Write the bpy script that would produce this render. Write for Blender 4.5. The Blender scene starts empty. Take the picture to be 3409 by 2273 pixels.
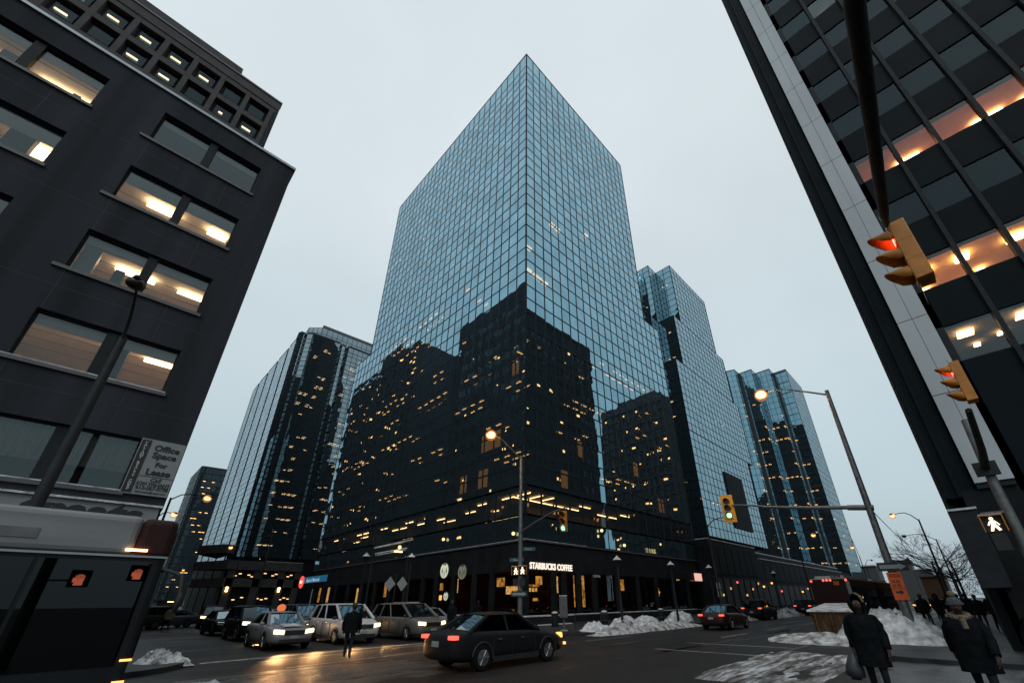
import bpy, bmesh, math, random
from mathutils import Vector, Matrix, noise
R=math.radians; rnd=random.Random(7)
sc=bpy.context.scene; col=sc.collection
# ---------------------------------------------------------------- materials
def nmat(name):
    m=bpy.data.materials.new(name); m.use_nodes=True; nt=m.node_tree; nt.nodes.clear()
    out=nt.nodes.new('ShaderNodeOutputMaterial'); return m,nt,out
def mat(name,c,rough=.6,metal=0.,var=.25,scale=3.,bump=0.,coat=0.,bscale=None,c2=None,spec=.5,stretch=(1,1,1)):
    m,nt,out=nmat(name); p=nt.nodes.new('ShaderNodeBsdfPrincipled')
    tc=nt.nodes.new('ShaderNodeTexCoord'); mp=nt.nodes.new('ShaderNodeMapping'); mp.inputs['Scale'].default_value=stretch
    n=nt.nodes.new('ShaderNodeTexNoise'); n.inputs['Scale'].default_value=scale; n.inputs['Detail'].default_value=5
    nt.links.new(tc.outputs['Object'],mp.inputs['Vector']); nt.links.new(mp.outputs[0],n.inputs['Vector'])
    r=nt.nodes.new('ShaderNodeValToRGB'); r.color_ramp.elements[0].position=.3; r.color_ramp.elements[1].position=.7
    lo=tuple(x*(1-var) for x in c); hi=tuple(min(1,x*(1+var)) for x in c) if c2 is None else c2
    r.color_ramp.elements[0].color=(*lo,1); r.color_ramp.elements[1].color=(*hi,1)
    nt.links.new(n.outputs[0],r.inputs[0]); nt.links.new(r.outputs[0],p.inputs['Base Color'])
    p.inputs['Roughness'].default_value=rough; p.inputs['Metallic'].default_value=metal
    p.inputs['Specular IOR Level'].default_value=spec
    if coat: p.inputs['Coat Weight'].default_value=coat; p.inputs['Coat Roughness'].default_value=.08
    if bump:
        b=nt.nodes.new('ShaderNodeBump'); b.inputs['Strength'].default_value=bump; b.inputs['Distance'].default_value=.05
        n2=nt.nodes.new('ShaderNodeTexNoise'); n2.inputs['Scale'].default_value=bscale or scale*6; n2.inputs['Detail'].default_value=6
        nt.links.new(tc.outputs['Object'],n2.inputs['Vector']); nt.links.new(n2.outputs[0],b.inputs['Height']); nt.links.new(b.outputs[0],p.inputs['Normal'])
    nt.links.new(p.outputs[0],out.inputs[0]); return m
def emi(name,c,s):
    m,nt,out=nmat(name); e=nt.nodes.new('ShaderNodeEmission'); e.inputs[0].default_value=(*c,1); e.inputs[1].default_value=s
    nt.links.new(e.outputs[0],out.inputs[0]); return m
def emit_tex(name,c,s,scale=6.,lo=.25):
    m,nt,out=nmat(name); e=nt.nodes.new('ShaderNodeEmission'); tc=nt.nodes.new('ShaderNodeTexCoord'); n=nt.nodes.new('ShaderNodeTexNoise'); n.inputs['Scale'].default_value=scale; n.inputs['Detail'].default_value=4
    nt.links.new(tc.outputs['Object'],n.inputs['Vector']); r=nt.nodes.new('ShaderNodeValToRGB'); r.color_ramp.elements[0].position=.36; r.color_ramp.elements[1].position=.62
    r.color_ramp.elements[0].color=(c[0]*lo,c[1]*lo*.8,c[2]*lo*.6,1); r.color_ramp.elements[1].color=(*c,1); nt.links.new(n.outputs[0],r.inputs[0]); nt.links.new(r.outputs[0],e.inputs[0]); e.inputs[1].default_value=s
    nt.links.new(e.outputs[0],out.inputs[0]); return m
def mirror_glass(name,tint,trans,fac=.8,bump=.25,bs=.45,dist=.05):
    """coated curtain-wall pane: tinted reflection over a dark see-through interior"""
    m,nt,out=nmat(name); g=nt.nodes.new('ShaderNodeBsdfGlossy'); g.inputs['Roughness'].default_value=.012
    lw=nt.nodes.new('ShaderNodeLayerWeight'); lw.inputs[0].default_value=.25
    mc=nt.nodes.new('ShaderNodeMix'); mc.data_type='RGBA'
    mc.inputs['A'].default_value=(*tint,1); mc.inputs['B'].default_value=(.75,.82,.86,1)
    pw=nt.nodes.new('ShaderNodeMath'); pw.operation='POWER'; pw.inputs[1].default_value=1.6
    nt.links.new(lw.outputs['Facing'],pw.inputs[0])
    nt.links.new(pw.outputs[0],mc.inputs['Factor'])
    tc=nt.nodes.new('ShaderNodeTexCoord'); vn=nt.nodes.new('ShaderNodeTexNoise'); vn.inputs['Scale'].default_value=.33; vn.inputs['Detail'].default_value=3
    nt.links.new(tc.outputs['Object'],vn.inputs['Vector'])
    hs=nt.nodes.new('ShaderNodeHueSaturation'); mr=nt.nodes.new('ShaderNodeMapRange'); mr.inputs[1].default_value=.3; mr.inputs[2].default_value=.7; mr.inputs[3].default_value=.9; mr.inputs[4].default_value=1.12
    nt.links.new(vn.outputs[0],mr.inputs[0]); nt.links.new(mr.outputs[0],hs.inputs['Value']); nt.links.new(mc.outputs['Result'],hs.inputs['Color']); nt.links.new(hs.outputs[0],g.inputs[0])
    t=nt.nodes.new('ShaderNodeBsdfTransparent'); t.inputs[0].default_value=(*trans,1)
    mx=nt.nodes.new('ShaderNodeMixShader'); mx.inputs[0].default_value=fac
    nt.links.new(t.outputs[0],mx.inputs[1]); nt.links.new(g.outputs[0],mx.inputs[2])
    if bump:
        n=nt.nodes.new('ShaderNodeTexNoise'); n.inputs['Scale'].default_value=bs; n.inputs['Detail'].default_value=1
        b=nt.nodes.new('ShaderNodeBump'); b.inputs['Strength'].default_value=bump; b.inputs['Distance'].default_value=dist
        nt.links.new(tc.outputs['Object'],n.inputs['Vector']); nt.links.new(n.outputs[0],b.inputs['Height']); nt.links.new(b.outputs[0],g.inputs['Normal'])
    df=nt.nodes.new('ShaderNodeBsdfDiffuse'); df.inputs[0].default_value=(.017,.026,.032,1); ad=nt.nodes.new('ShaderNodeAddShader')   # diffuse lift painted in so dark reflections stay off black
    nt.links.new(mx.outputs[0],ad.inputs[0]); nt.links.new(df.outputs[0],ad.inputs[1]); nt.links.new(ad.outputs[0],out.inputs[0]); return m
def clear_glass(name,trans=(.8,.85,.85),ior=1.55,rough=.01,gcol=(.85,.95,1)):
    m,nt,out=nmat(name); g=nt.nodes.new('ShaderNodeBsdfGlossy'); g.inputs['Roughness'].default_value=rough; g.inputs[0].default_value=(*gcol,1)
    f=nt.nodes.new('ShaderNodeFresnel'); f.inputs[0].default_value=ior
    t=nt.nodes.new('ShaderNodeBsdfTransparent'); t.inputs[0].default_value=(*trans,1)
    mx=nt.nodes.new('ShaderNodeMixShader'); nt.links.new(f.outputs[0],mx.inputs[0]); nt.links.new(t.outputs[0],mx.inputs[1]); nt.links.new(g.outputs[0],mx.inputs[2])
    nt.links.new(mx.outputs[0],out.inputs[0]); return m
def lamp_halo():  # glowing shell that paints the lens halo around lit street lamps
    m,nt,out=nmat('amber_halo'); e=nt.nodes.new('ShaderNodeEmission'); e.inputs[0].default_value=(1,.30,.06,1); e.inputs[1].default_value=.7
    t=nt.nodes.new('ShaderNodeBsdfTransparent'); lw=nt.nodes.new('ShaderNodeLayerWeight'); lw.inputs[0].default_value=.5; mx=nt.nodes.new('ShaderNodeMixShader')
    rp=nt.nodes.new('ShaderNodeValToRGB'); cr=rp.color_ramp
    for i,(q,v) in enumerate([(0.,.06),(1.,0.),(.24,.08),(.36,.6)]):
        e_=cr.elements[i] if i<2 else cr.elements.new(q); e_.position=q; e_.color=(v,v,v,1)
    nt.links.new(lw.outputs['Facing'],rp.inputs[0]); nt.links.new(rp.outputs[0],mx.inputs[0]); nt.links.new(t.outputs[0],mx.inputs[1]); nt.links.new(e.outputs[0],mx.inputs[2]); nt.links.new(mx.outputs[0],out.inputs[0]); return m
M={}
M['precast']=mat('dark_precast',(.033,.038,.046),.9,var=.3,scale=.6,bump=.15,bscale=14,stretch=(1.6,1,.10),spec=.12)
M['waffle']=mat('brown_concrete',(.078,.076,.076),.9,var=.15,scale=.6,bump=.2,bscale=9,spec=.15)
M['brownwall']=mat('brown_precast',(.04,.038,.038),.9,var=.15,scale=.4,spec=.15)
M['darkstone']=mat('dark_stone',(.0125,.0155,.018),.7,var=.35,scale=.6,spec=.10)
M['blackmetal']=mat('black_metal',(.020,.025,.029),.6,var=.2,spec=.12)
M['mullion']=mat('mullion_metal',(.010,.018,.024),.6,var=.15,spec=.2)
M['rbwall']=mat('black_spandrel',(.0065,.0115,.0145),.6,var=.25,scale=.5,spec=.06)
M['whitepanel']=mat('pale_metal_panel',(.42,.47,.50),.5,var=.14,scale=.5,stretch=(1,1,.3))
M['concrete']=mat('pale_concrete',(.075,.075,.075),.9,var=.2,scale=1.,bump=.2,spec=.15)
M['sidewalk']=mat('sidewalk_slush',(.011,.012,.014),.55,var=.45,scale=.9,bump=.4,bscale=5,c2=(.042,.046,.05),spec=.2)
M['cap']=mat('coping_metal',(.30,.35,.38),.4,metal=.4,var=.1)
M['sill']=mat('sill_metal',(.09,.09,.095),.5,metal=.3,var=.1)
M['snow']=mat('snow',(.38,.41,.44),.85,var=.3,scale=3.2,bump=1.,bscale=9,c2=(.74,.77,.80),spec=.08)
M['dirtysnow']=mat('dirty_snow',(.20,.185,.175),.85,var=.75,scale=2.6,bump=1.,bscale=11,c2=(.66,.69,.72),spec=.08)
M['interior']=mat('office_interior',(.03,.03,.03),.9,var=.1)
M['room']=mat('room_wall',(.60,.42,.25),.9,var=.06)
M['ceiling']=mat('room_ceiling',(.60,.58,.53),.9,var=.04)
M['blind']=mat('roller_blind',(.42,.45,.47),.9,var=.06)
M['clear']=clear_glass('window_glass',(.82,.80,.76),1.72,.01,(.78,.95,1)); M['shop']=clear_glass('shop_glass',(.7,.68,.62),1.7)
M['dimglass']=clear_glass('grey_glass',(.22,.25,.27),1.6,.015,(.42,.56,.62))
M['tower']=mirror_glass('blue_mirror_glass',(.185,.39,.495),(.6,.58,.52),.88,bump=.11)
M['tower2']=mirror_glass('pale_mirror_glass',(.205,.42,.525),(.6,.58,.52),.88,bump=.11)
M['tower3']=mirror_glass('deep_mirror_glass',(.17,.365,.47),(.6,.58,.52),.88,bump=.11)
M['far']=mirror_glass('far_mirror_glass',(.185,.35,.43),(.7,.66,.6),.86,bump=.15,bs=.5,dist=.1)
M['podglass']=mirror_glass('podium_glass',(.07,.09,.10),(.75,.68,.56),.45,bump=.1)
M['grey']=mirror_glass('grey_mirror_glass',(.215,.285,.315),(.7,.66,.6),.86,bump=.1,bs=.45,dist=.1)
M['fix']=emi('office_lamp',(1,.56,.20),8.); M['fixw']=emi('white_office_lamp',(1,.70,.38),8.)
M['fluo']=emi('fluorescent_panel',(1,.66,.34),14.); M['fluo2']=emi('ceiling_panel_lamp',(1,.64,.30),15.)
M['warm']=emit_tex('warm_shop_light',(1,.46,.10),.8,3.); M['warm2']=emit_tex('menu_board',(1,.55,.18),1.5,9.,.1)
M['wall_lit']=emi('wall_lamp_or_reflection',(1,.62,.25),6.)
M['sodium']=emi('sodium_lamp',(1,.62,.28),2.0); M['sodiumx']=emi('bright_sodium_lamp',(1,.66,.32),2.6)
M['head']=emi('headlight_lens',(1,.74,.42),3.0); M['headb']=emi('dim_headlight',(1,.48,.16),1.4)
M['tail']=emi('tail_light',(1,.13,.09),1.7); M['amber']=emi('amber_marker_reflection',(1,.45,.10),2.2)
M['green']=emi('green_lens',(.30,1,.68),2.2); M['red']=emi('red_lens',(1,.08,.06),14.)
M['walk']=emi('walk_symbol',(1,.82,.55),2.5); M['hand']=emi('hand_symbol',(1,.2,.1),12.)
M['signw']=emi('lit_white_letters',(1,.86,.70),1.15)
M['logow']=emi('lit_pale_logo',(.80,.82,.62),.72); M['logog']=mat('logo_green',(.02,.06,.03),.5)
M['yellow']=mat('signal_yellow',(.46,.175,.018),.5,var=.2,scale=5,bump=.1); M['yellowb']=mat('bright_signal_yellow',(.85,.36,.01),.45,var=.08)
M['black']=mat('matte_black',(.012,.012,.013),.7); M['lensoff']=mat('dark_lens',(.02,.012,.01),.3)
M['steel']=mat('galvanised_steel',(.13,.14,.145),.5,metal=.5,var=.3,scale=6); M['darksteel']=mat('dark_steel',(.025,.028,.031),.6,var=.2,spec=.2)
M['lamp_halo']=lamp_halo(); M['rubber']=mat('tyre_rubber',(.008,.008,.009),.9,spec=.1); M['rim']=mat('alloy_rim',(.25,.26,.27),.35,metal=.8)
M['carglass']=clear_glass('car_glass',(.05,.06,.07),1.26,.03,(.30,.36,.39)); M['chrome']=mat('chrome',(.5,.52,.54),.18,metal=1.,var=.1)
def paint(n,c,rough=.4,metal=.1,dirt=.7,spec=.3,coat=.12):
    m=mat(n,c,rough,metal,var=.12,scale=2.5,coat=coat,spec=spec); nt=m.node_tree; p=[q for q in nt.nodes if q.type=='BSDF_PRINCIPLED'][0]; src=p.inputs['Base Color'].links[0].from_socket
    tc=nt.nodes.new('ShaderNodeTexCoord'); sp=nt.nodes.new('ShaderNodeSeparateXYZ'); nt.links.new(tc.outputs['Object'],sp.inputs[0])
    n1=nt.nodes.new('ShaderNodeTexNoise'); n1.inputs['Scale'].default_value=5; n1.inputs['Detail'].default_value=7; nt.links.new(tc.outputs['Object'],n1.inputs['Vector'])
    mr=nt.nodes.new('ShaderNodeMapRange'); mr.inputs[1].default_value=1.0; mr.inputs[2].default_value=.15; mr.inputs[3].default_value=.0; mr.inputs[4].default_value=1.5*dirt; nt.links.new(sp.outputs[2],mr.inputs[0])
    mu=nt.nodes.new('ShaderNodeMath'); mu.operation='MULTIPLY'; mu.use_clamp=True; nt.links.new(mr.outputs[0],mu.inputs[0]); nt.links.new(n1.outputs[0],mu.inputs[1])
    mx=nt.nodes.new('ShaderNodeMix'); mx.data_type='RGBA'; mx.inputs['B'].default_value=(.055,.05,.046,1) if max(c)>.03 else (.022,.021,.020,1); nt.links.new(mu.outputs[0],mx.inputs['Factor']); nt.links.new(src,mx.inputs['A']); nt.links.new(mx.outputs['Result'],p.inputs['Base Color']); return m
M['silver']=paint('silver_paint',(.20,.20,.21)); M['white']=paint('white_paint',(.50,.50,.49),.4,0.); M['gold']=paint('pewter_paint',(.12,.115,.105))
M['dark']=paint('dark_paint',(.007,.009,.011),.5,0.,.5,.12,0.); M['navy']=paint('blue_grey_paint',(.035,.043,.055)); M['maroon']=paint('maroon_paint',(.022,.006,.006),.4,0.,.5,.2)
M['busw']=mat('bus_white',(.19,.205,.215),.5,var=.35,scale=.8,stretch=(.3,1,3)); M['busred']=paint('bus_red',(.030,.010,.010),.6,0.,.4,.2,0.)
M['busdark']=mat('bus_black',(.010,.013,.016),.5,var=.2,spec=.2); M['busglass']=clear_glass('bus_glass',(.10,.12,.14),1.42)
M['cloth']=mat('black_cloth',(.0075,.0095,.011),.95,var=.3,scale=9,spec=.03,bump=.5,bscale=14); M['cloth2']=mat('dark_trousers',(.016,.019,.023),.95,var=.2,scale=12,spec=.05)
M['skin']=mat('skin',(.055,.032,.026),.6,var=.1,spec=.15); M['fur']=mat('fur_trim',(.16,.125,.09),.95,var=.5,scale=40,bump=.8,bscale=60)
M['wool']=mat('grey_wool',(.06,.065,.075),.95,var=.6,scale=30,bump=.6,bscale=50); M['bluewool']=mat('blue_wool',(.01,.07,.12),.95,var=.4,scale=30)
M['leather']=mat('grey_bag',(.03,.035,.04),.5); M['paper']=mat('paper',(.35,.37,.4),.8)
M['rust']=mat('rusty_wood',(.085,.05,.027),.85,var=.6,scale=2.,bump=.5,stretch=(6,6,.6),spec=.15); M['bark']=mat('bark',(.018,.018,.018),.95)
M['signgrey']=mat('sign_grey',(.24,.27,.28),.6,var=.06,spec=.2); M['signdark']=mat('sign_ink',(.015,.016,.018),.6); M['signblack']=mat('sign_black',(.013,.014,.016),.6)
M['orange']=mat('orange_sign',(.62,.10,.015),.5,var=.15,scale=9); M['ochre']=mat('ochre_sign',(.18,.085,.015),.6,var=.2)
M['blue']=emi('blue_band',(.03,.20,.36),.45); M['bmored']=emi('red_disc',(1,.10,.07),1.1); M['roofc']=mat('roof_gravel',(.08,.08,.085),.9)
M['house']=mat('far_house',(.06,.065,.07),.9); M['treefar']=mat('far_twigs',(.05,.053,.055),.95)
# ---------------------------------------------------------------- mesh helpers
class MB:
    def __init__(s): s.v=[]; s.f=[]; s.m=[]; s.sm=[]
    def add(s,vs,fs,mi=0,smooth=False):
        b=len(s.v); s.v+= [tuple(v) for v in vs]
        for f in fs: s.f.append(tuple(b+i for i in f)); s.m.append(mi); s.sm.append(smooth)
        return s
    def box(s,a,b,mi=0):
        (x0,y0,z0),(x1,y1,z1)=[min(p,q) for p,q in zip(a,b)],[max(p,q) for p,q in zip(a,b)]
        return s.add([(x0,y0,z0),(x1,y0,z0),(x1,y1,z0),(x0,y1,z0),(x0,y0,z1),(x1,y0,z1),(x1,y1,z1),(x0,y1,z1)],
            [(0,3,2,1),(4,5,6,7),(0,1,5,4),(1,2,6,5),(2,3,7,6),(3,0,4,7)],mi)
    def quad(s,*p,mi=0): return s.add(p,[tuple(range(len(p)))],mi)
    def prism(s,poly,z0,z1,mi=0):
        n=len(poly); return s.add([(x,y,z0) for x,y in poly]+[(x,y,z1) for x,y in poly],
            [tuple(range(n))[::-1],tuple(range(n,2*n))]+[(i,(i+1)%n,n+(i+1)%n,n+i) for i in range(n)],mi)
    def tube(s,pts,r,n=10,mi=0,cap=True):
        pts=[Vector(p) for p in pts]; rs=r if isinstance(r,(list,tuple)) else [r]*len(pts); vs=[]; up=None
        for i,p in enumerate(pts):
            d=(pts[min(i+1,len(pts)-1)]-pts[max(i-1,0)]).normalized()
            a=d.cross(Vector((0,0,1)))
            if a.length<1e-3: a=Vector((1,0,0))
            a.normalize(); b=d.cross(a)
            vs+=[p+(a*math.cos(2*math.pi*k/n)+b*math.sin(2*math.pi*k/n))*rs[i] for k in range(n)]
        L=len(pts); fs=[(i*n+k,i*n+(k+1)%n,(i+1)*n+(k+1)%n,(i+1)*n+k) for i in range(L-1) for k in range(n)]
        s.add(vs,fs,mi,True)
        if cap: s.add(vs[:n],[tuple(range(n))],mi); s.add(vs[-n:],[tuple(range(n))[::-1]],mi)
        return s
    def ball(s,c,r,n=12,m=8,mi=0,sc_=(1,1,1)):
        vs=[];c=Vector(c)
        for i in range(m+1):
            t=math.pi*i/m
            for k in range(n):
                a=2*math.pi*k/n; vs.append((c.x+r*sc_[0]*math.sin(t)*math.cos(a),c.y+r*sc_[1]*math.sin(t)*math.sin(a),c.z+r*sc_[2]*math.cos(t)))
        return s.add(vs,[(i*n+k,(i+1)*n+k,(i+1)*n+(k+1)%n,i*n+(k+1)%n) for i in range(m) for k in range(n)],mi,True)
    def disc(s,c,nrm,r,n=20,mi=0,sx=1.):
        nrm=Vector(nrm).normalized(); a=nrm.cross(Vector((0,0,1)))
        if a.length<1e-3:a=Vector((1,0,0))
        a.normalize(); b=a.cross(nrm); c=Vector(c)
        return s.add([c+a*sx*r*math.cos(2*math.pi*k/n)+b*r*math.sin(2*math.pi*k/n) for k in range(n)],[tuple(range(n))],mi)
    def cyl(s,c,nrm,r,d,n=20,mi=0):
        c=Vector(c); nn=Vector(nrm).normalized(); return s.tube([c,c+nn*d],r,n,mi)
    def xf(s,mtx): s.v=[tuple(mtx@Vector(v)) for v in s.v]; return s
    def build(s,name,mats,parent=None,off=None,loc=None):
        me=bpy.data.meshes.new(name); o_=Vector(off) if off is not None else Vector((0,0,0))
        me.from_pydata([tuple(Vector(v)-o_) for v in s.v],[],s.f); me.update()
        for m in (mats if isinstance(mats,(list,tuple)) else [mats]): me.materials.append(M[m] if isinstance(m,str) else m)
        me.polygons.foreach_set('material_index',s.m); me.polygons.foreach_set('use_smooth',s.sm)
        o=bpy.data.objects.new(name,me); col.objects.link(o)
        if parent: o.parent=parent
        if loc is not None: o.location=loc
        return o
def tag(o,label,cat,group=None,kind=None):
    if label:o['label']=label
    if cat:o['category']=cat
    if group:o['group']=group
    if kind:o['kind']=kind
    return o
def thing(name,label,cat,loc=(0,0,0),rz=0.,group=None):
    o=bpy.data.objects.new(name,None); col.objects.link(o); o.location=loc; o.rotation_euler=(0,0,rz); o.empty_display_size=.3
    return tag(o,label,cat,group)
def copy_tree(o,parent=None):
    c=o.copy(); col.objects.link(c)
    if parent: c.parent=parent
    for ch in list(o.children): copy_tree(ch,c)
    return c
def textmesh(txt,size,mtx,extr=.0,offset=0.,align='LEFT',sx=1.,spacing=1.,line=1.,shear=0.):
    cu=bpy.data.curves.new('t','FONT'); cu.body=txt; cu.size=size; cu.extrude=extr; cu.offset=offset; cu.align_x=align; cu.space_character=spacing; cu.space_line=line; cu.shear=shear
    cu.resolution_u=3
    ob=bpy.data.objects.new('t',cu); col.objects.link(ob); dg=bpy.context.evaluated_depsgraph_get(); dg.update()
    me=bpy.data.meshes.new_from_object(ob.evaluated_get(dg)); bpy.data.objects.remove(ob); bpy.data.curves.remove(cu)
    b=MB(); b.add([mtx@Vector((v.co.x*sx,v.co.y,v.co.z)) for v in me.vertices],[tuple(p.vertices) for p in me.polygons]); bpy.data.meshes.remove(me); return b
def frame(o,u,v=(0,0,1)):
    """matrix with local x along u, local y along v, at o"""
    u=Vector(u).normalized(); v=Vector(v).normalized(); w=u.cross(v); m=Matrix((u,v,w)).transposed().to_4x4(); m.translation=Vector(o); return m
def smoothsub(o,l=1):
    md=o.modifiers.new('s','SUBSURF'); md.levels=l; md.render_levels=l
    for p in o.data.polygons: p.use_smooth=True
def bevel(o,w=.03,n=2):
    md=o.modifiers.new('b','BEVEL'); md.width=w; md.segments=n; md.limit_method='ANGLE'
def lamps(parent,boxes,mats,off=None,nmax=90,name='ceiling_lamp'):
    """boxes: (a,b[,matkey]); largest share as single parts, the rest one stuff part"""
    for k,bx in enumerate(boxes[:nmax]): MB().box(bx[0],bx[1]).build(name,bx[2] if len(bx)>2 else mats,parent,off)
    if len(boxes)>nmax:
        m=MB()
        for bx in boxes[nmax:]: m.box(bx[0],bx[1])
        tag(m.build(name+'_rows',mats,parent,off),None,None,kind='stuff')
# ---------------------------------------------------------------- camera, world, sun
cam=bpy.data.cameras.new('camera'); co=bpy.data.objects.new('camera',cam); col.objects.link(co); sc.camera=co
F=Vector((.64307821,.62674349,.44004888)); RT=Vector((.70141339,-.71268478,-.00998324)); UP=Vector((-.30735921,-.31507618,.89791832))
mm=Matrix((RT,UP,-F)).transposed().to_4x4(); mm.translation=(0,0,1.75); co.matrix_world=mm
cam.sensor_fit='HORIZONTAL'; cam.sensor_width=36; cam.lens=14.396; cam.shift_x=-.02414; cam.shift_y=.05774; cam.clip_end=3000; cam.clip_start=.05
w=bpy.data.worlds.new('World'); sc.world=w; w.use_nodes=True; nt=w.node_tree; nt.nodes.clear()
wo=nt.nodes.new('ShaderNodeOutputWorld'); bg=nt.nodes.new('ShaderNodeBackground'); bg2=nt.nodes.new('ShaderNodeBackground'); ad=nt.nodes.new('ShaderNodeAddShader')
sky=nt.nodes.new('ShaderNodeTexSky'); sky.sky_type='NISHITA'; sky.sun_disc=False; sky.sun_elevation=R(45); sky.sun_rotation=R(228); sky.air_density=1.5; sky.dust_density=5
nt.links.new(sky.outputs[0],bg.inputs[0]); bg.inputs[1].default_value=.012
tc=nt.nodes.new('ShaderNodeTexCoord'); sp=nt.nodes.new('ShaderNodeSeparateXYZ'); nt.links.new(tc.outputs['Generated'],sp.inputs[0])
rp=nt.nodes.new('ShaderNodeValToRGB'); cr=rp.color_ramp; cr.interpolation='EASE'
for i,(p,c) in enumerate([(0.,(.39,.485,.535)),(.2,(.48,.59,.635)),(.5,(.58,.675,.715)),(.82,(.68,.755,.79)),(1.,(.68,.76,.795))]):
    e=cr.elements[i] if i<2 else cr.elements.new(p); e.position=p; e.color=(*c,1)
nt.links.new(sp.outputs[2],rp.inputs[0])
nz=nt.nodes.new('ShaderNodeTexNoise'); nz.inputs['Scale'].default_value=2.2; nz.inputs['Detail'].default_value=7; nt.links.new(tc.outputs['Generated'],nz.inputs['Vector'])
mr=nt.nodes.new('ShaderNodeMapRange'); mr.inputs[1].default_value=.3; mr.inputs[2].default_value=.7; mr.inputs[3].default_value=.935; mr.inputs[4].default_value=1.045; nt.links.new(nz.outputs[0],mr.inputs[0])
vm=nt.nodes.new('ShaderNodeVectorMath'); vm.operation='SCALE'; nt.links.new(rp.outputs[0],vm.inputs[0]); nt.links.new(mr.outputs[0],vm.inputs['Scale'])
nt.links.new(vm.outputs[0],bg2.inputs[0]); nt.links.new(bg.outputs[0],ad.inputs[0]); nt.links.new(bg2.outputs[0],ad.inputs[1]); nt.links.new(ad.outputs[0],wo.inputs[0])
sl=bpy.data.lights.new('sun','SUN'); sl.energy=.5; sl.specular_factor=0.; sl.angle=R(25); sl.color=(1,.97,.93); so=bpy.data.objects.new('sun',sl); col.objects.link(so); so.rotation_euler=Vector((.55,.5,-.75)).to_track_quat('-Z','Y').to_euler()
sc.view_settings.view_transform='Standard'; sc.view_settings.look='None'; sc.view_settings.exposure=0; sc.view_settings.gamma=1
sc.render.engine='CYCLES'; cy=sc.cycles; cy.use_denoising=True; cy.max_bounces=7; cy.glossy_bounces=4; cy.transparent_max_bounces=10; cy.diffuse_bounces=3; cy.sample_clamp_indirect=4; cy.caustics_reflective=False
# ---------------------------------------------------------------- buildings
def skin(root,poly,zs,pw,mats,fr='mullion',mw=.16,mh=.15,jit=.005,edges=None,off=None,seed=1,corner=True,proud=.035):
    """curtain wall on the edges of a footprint: one glazing mesh per edge and one mullion grid for the block"""
    rn=random.Random(seed); n=len(poly); g=MB(); zt,zb=max(zs),min(zs)
    for i in (edges if edges is not None else range(n)):
        A=Vector((*poly[i],0)); B=Vector((*poly[(i+1)%n],0)); L=(B-A).length; u=(B-A)/L; nn=Vector((u.y,-u.x,0)); k=max(1,round(L/pw)); st=L/k; m=MB()
        for a in range(k):
            for z0,z1 in zip(zs[1:],zs[:-1]):
                q=[]
                for (t,z) in ((a,z0),(a+1,z0),(a+1,z1),(a,z1)):
                    q.append(A+u*st*t+nn*rn.uniform(-jit,jit)+Vector((0,0,z)))
                m.add(q,[(0,1,2,3)],rn.choice((0,0,1,2)) if len(mats)>2 else 0)
        m.build('glazing',list(mats),root,off)
        for a in range(k+1):
            w=mw*(1.5 if a in(0,k) and corner else 1)/2; p=A+u*st*a; q=[p-u*w-nn*.05,p+u*w-nn*.05,p+u*w+nn*proud,p-u*w+nn*proud]
            g.prism([(v.x,v.y) for v in q],zb,zt)
        for z in zs:
            q=[A-nn*.05,B-nn*.05,B+nn*(proud-.004),A+nn*(proud-.004)]; g.prism([(v.x,v.y) for v in q],z-mh/2,z+mh/2)
    g.build('mullion_grid',fr,root,off)
def scaled(poly,d):
    cx=sum(p[0] for p in poly)/len(poly); cy_=sum(p[1] for p in poly)/len(poly)
    out=[]
    for x,y in poly:
        v=Vector((cx-x,cy_-y)); v=v*(d/max(v.length,.01)); out.append((x+v.x,y+v.y))
    return out
def guts(root,poly,zfl,off=None,d=.35,core=7.):
    m=MB(); pi=scaled(poly,d)
    for z in zfl: m.prism(pi,z-.25,z)
    m.prism(scaled(poly,core),min(zfl)-3,max(zfl)+.1); m.build('floor_slabs','interior',root,off)
    MB().prism(scaled(poly,.02),max(zfl)+.11,max(zfl)+.5).build('roof','roofc',root,off)
def rowlights(rn,A,B,floors,prob,depths=(.7,2.2),ln=1.2,wd=.28,pitch=1.75,th=.08,run=.55,drop=.32):
    A=Vector((*A,0)); B=Vector((*B,0)); L=(B-A).length; u=(B-A)/L; nn=Vector((u.y,-u.x,0)); out=[]
    for z in floors:
        p=prob(z) if callable(prob) else prob; on=False; t=1.
        while t<L-1.5:
            q=noise.noise(Vector(((A+u*t).x*.11,(A+u*t).y*.11,z*.13))); on=(rn.random()<run+.12) if on else (rn.random()<p*max(.05,1.0+2.6*q))
            if on:
                for d in depths:
                    if rn.random()<.75:
                        c=A+u*t-nn*(d+rn.uniform(0,.2)); w=u*ln*.5+nn*wd*.5
                        out.append(((c.x-abs(w.x),c.y-abs(w.y),z-drop-th),(c.x+abs(w.x),c.y+abs(w.y),z-drop)))
            t+=pitch
    return out
M['greyw']=mirror_glass('sky_tinted_mirror_glass',(.42,.56,.64),(.7,.66,.6),.9,bump=.05); M['dimmirror']=mirror_glass('dark_mirror_glass',(.035,.05,.06),(.7,.66,.6),.6,bump=.1); M['dullblind']=mat('dull_blind',(.15,.20,.22),.9,var=.15,scale=.7); M['winlamp2']=emi('mirrored_window_lamp',(1,.38,.12),5.5); M['winlamp']=emi('window_lamp_glow',(1,.68,.38),2.4)
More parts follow.
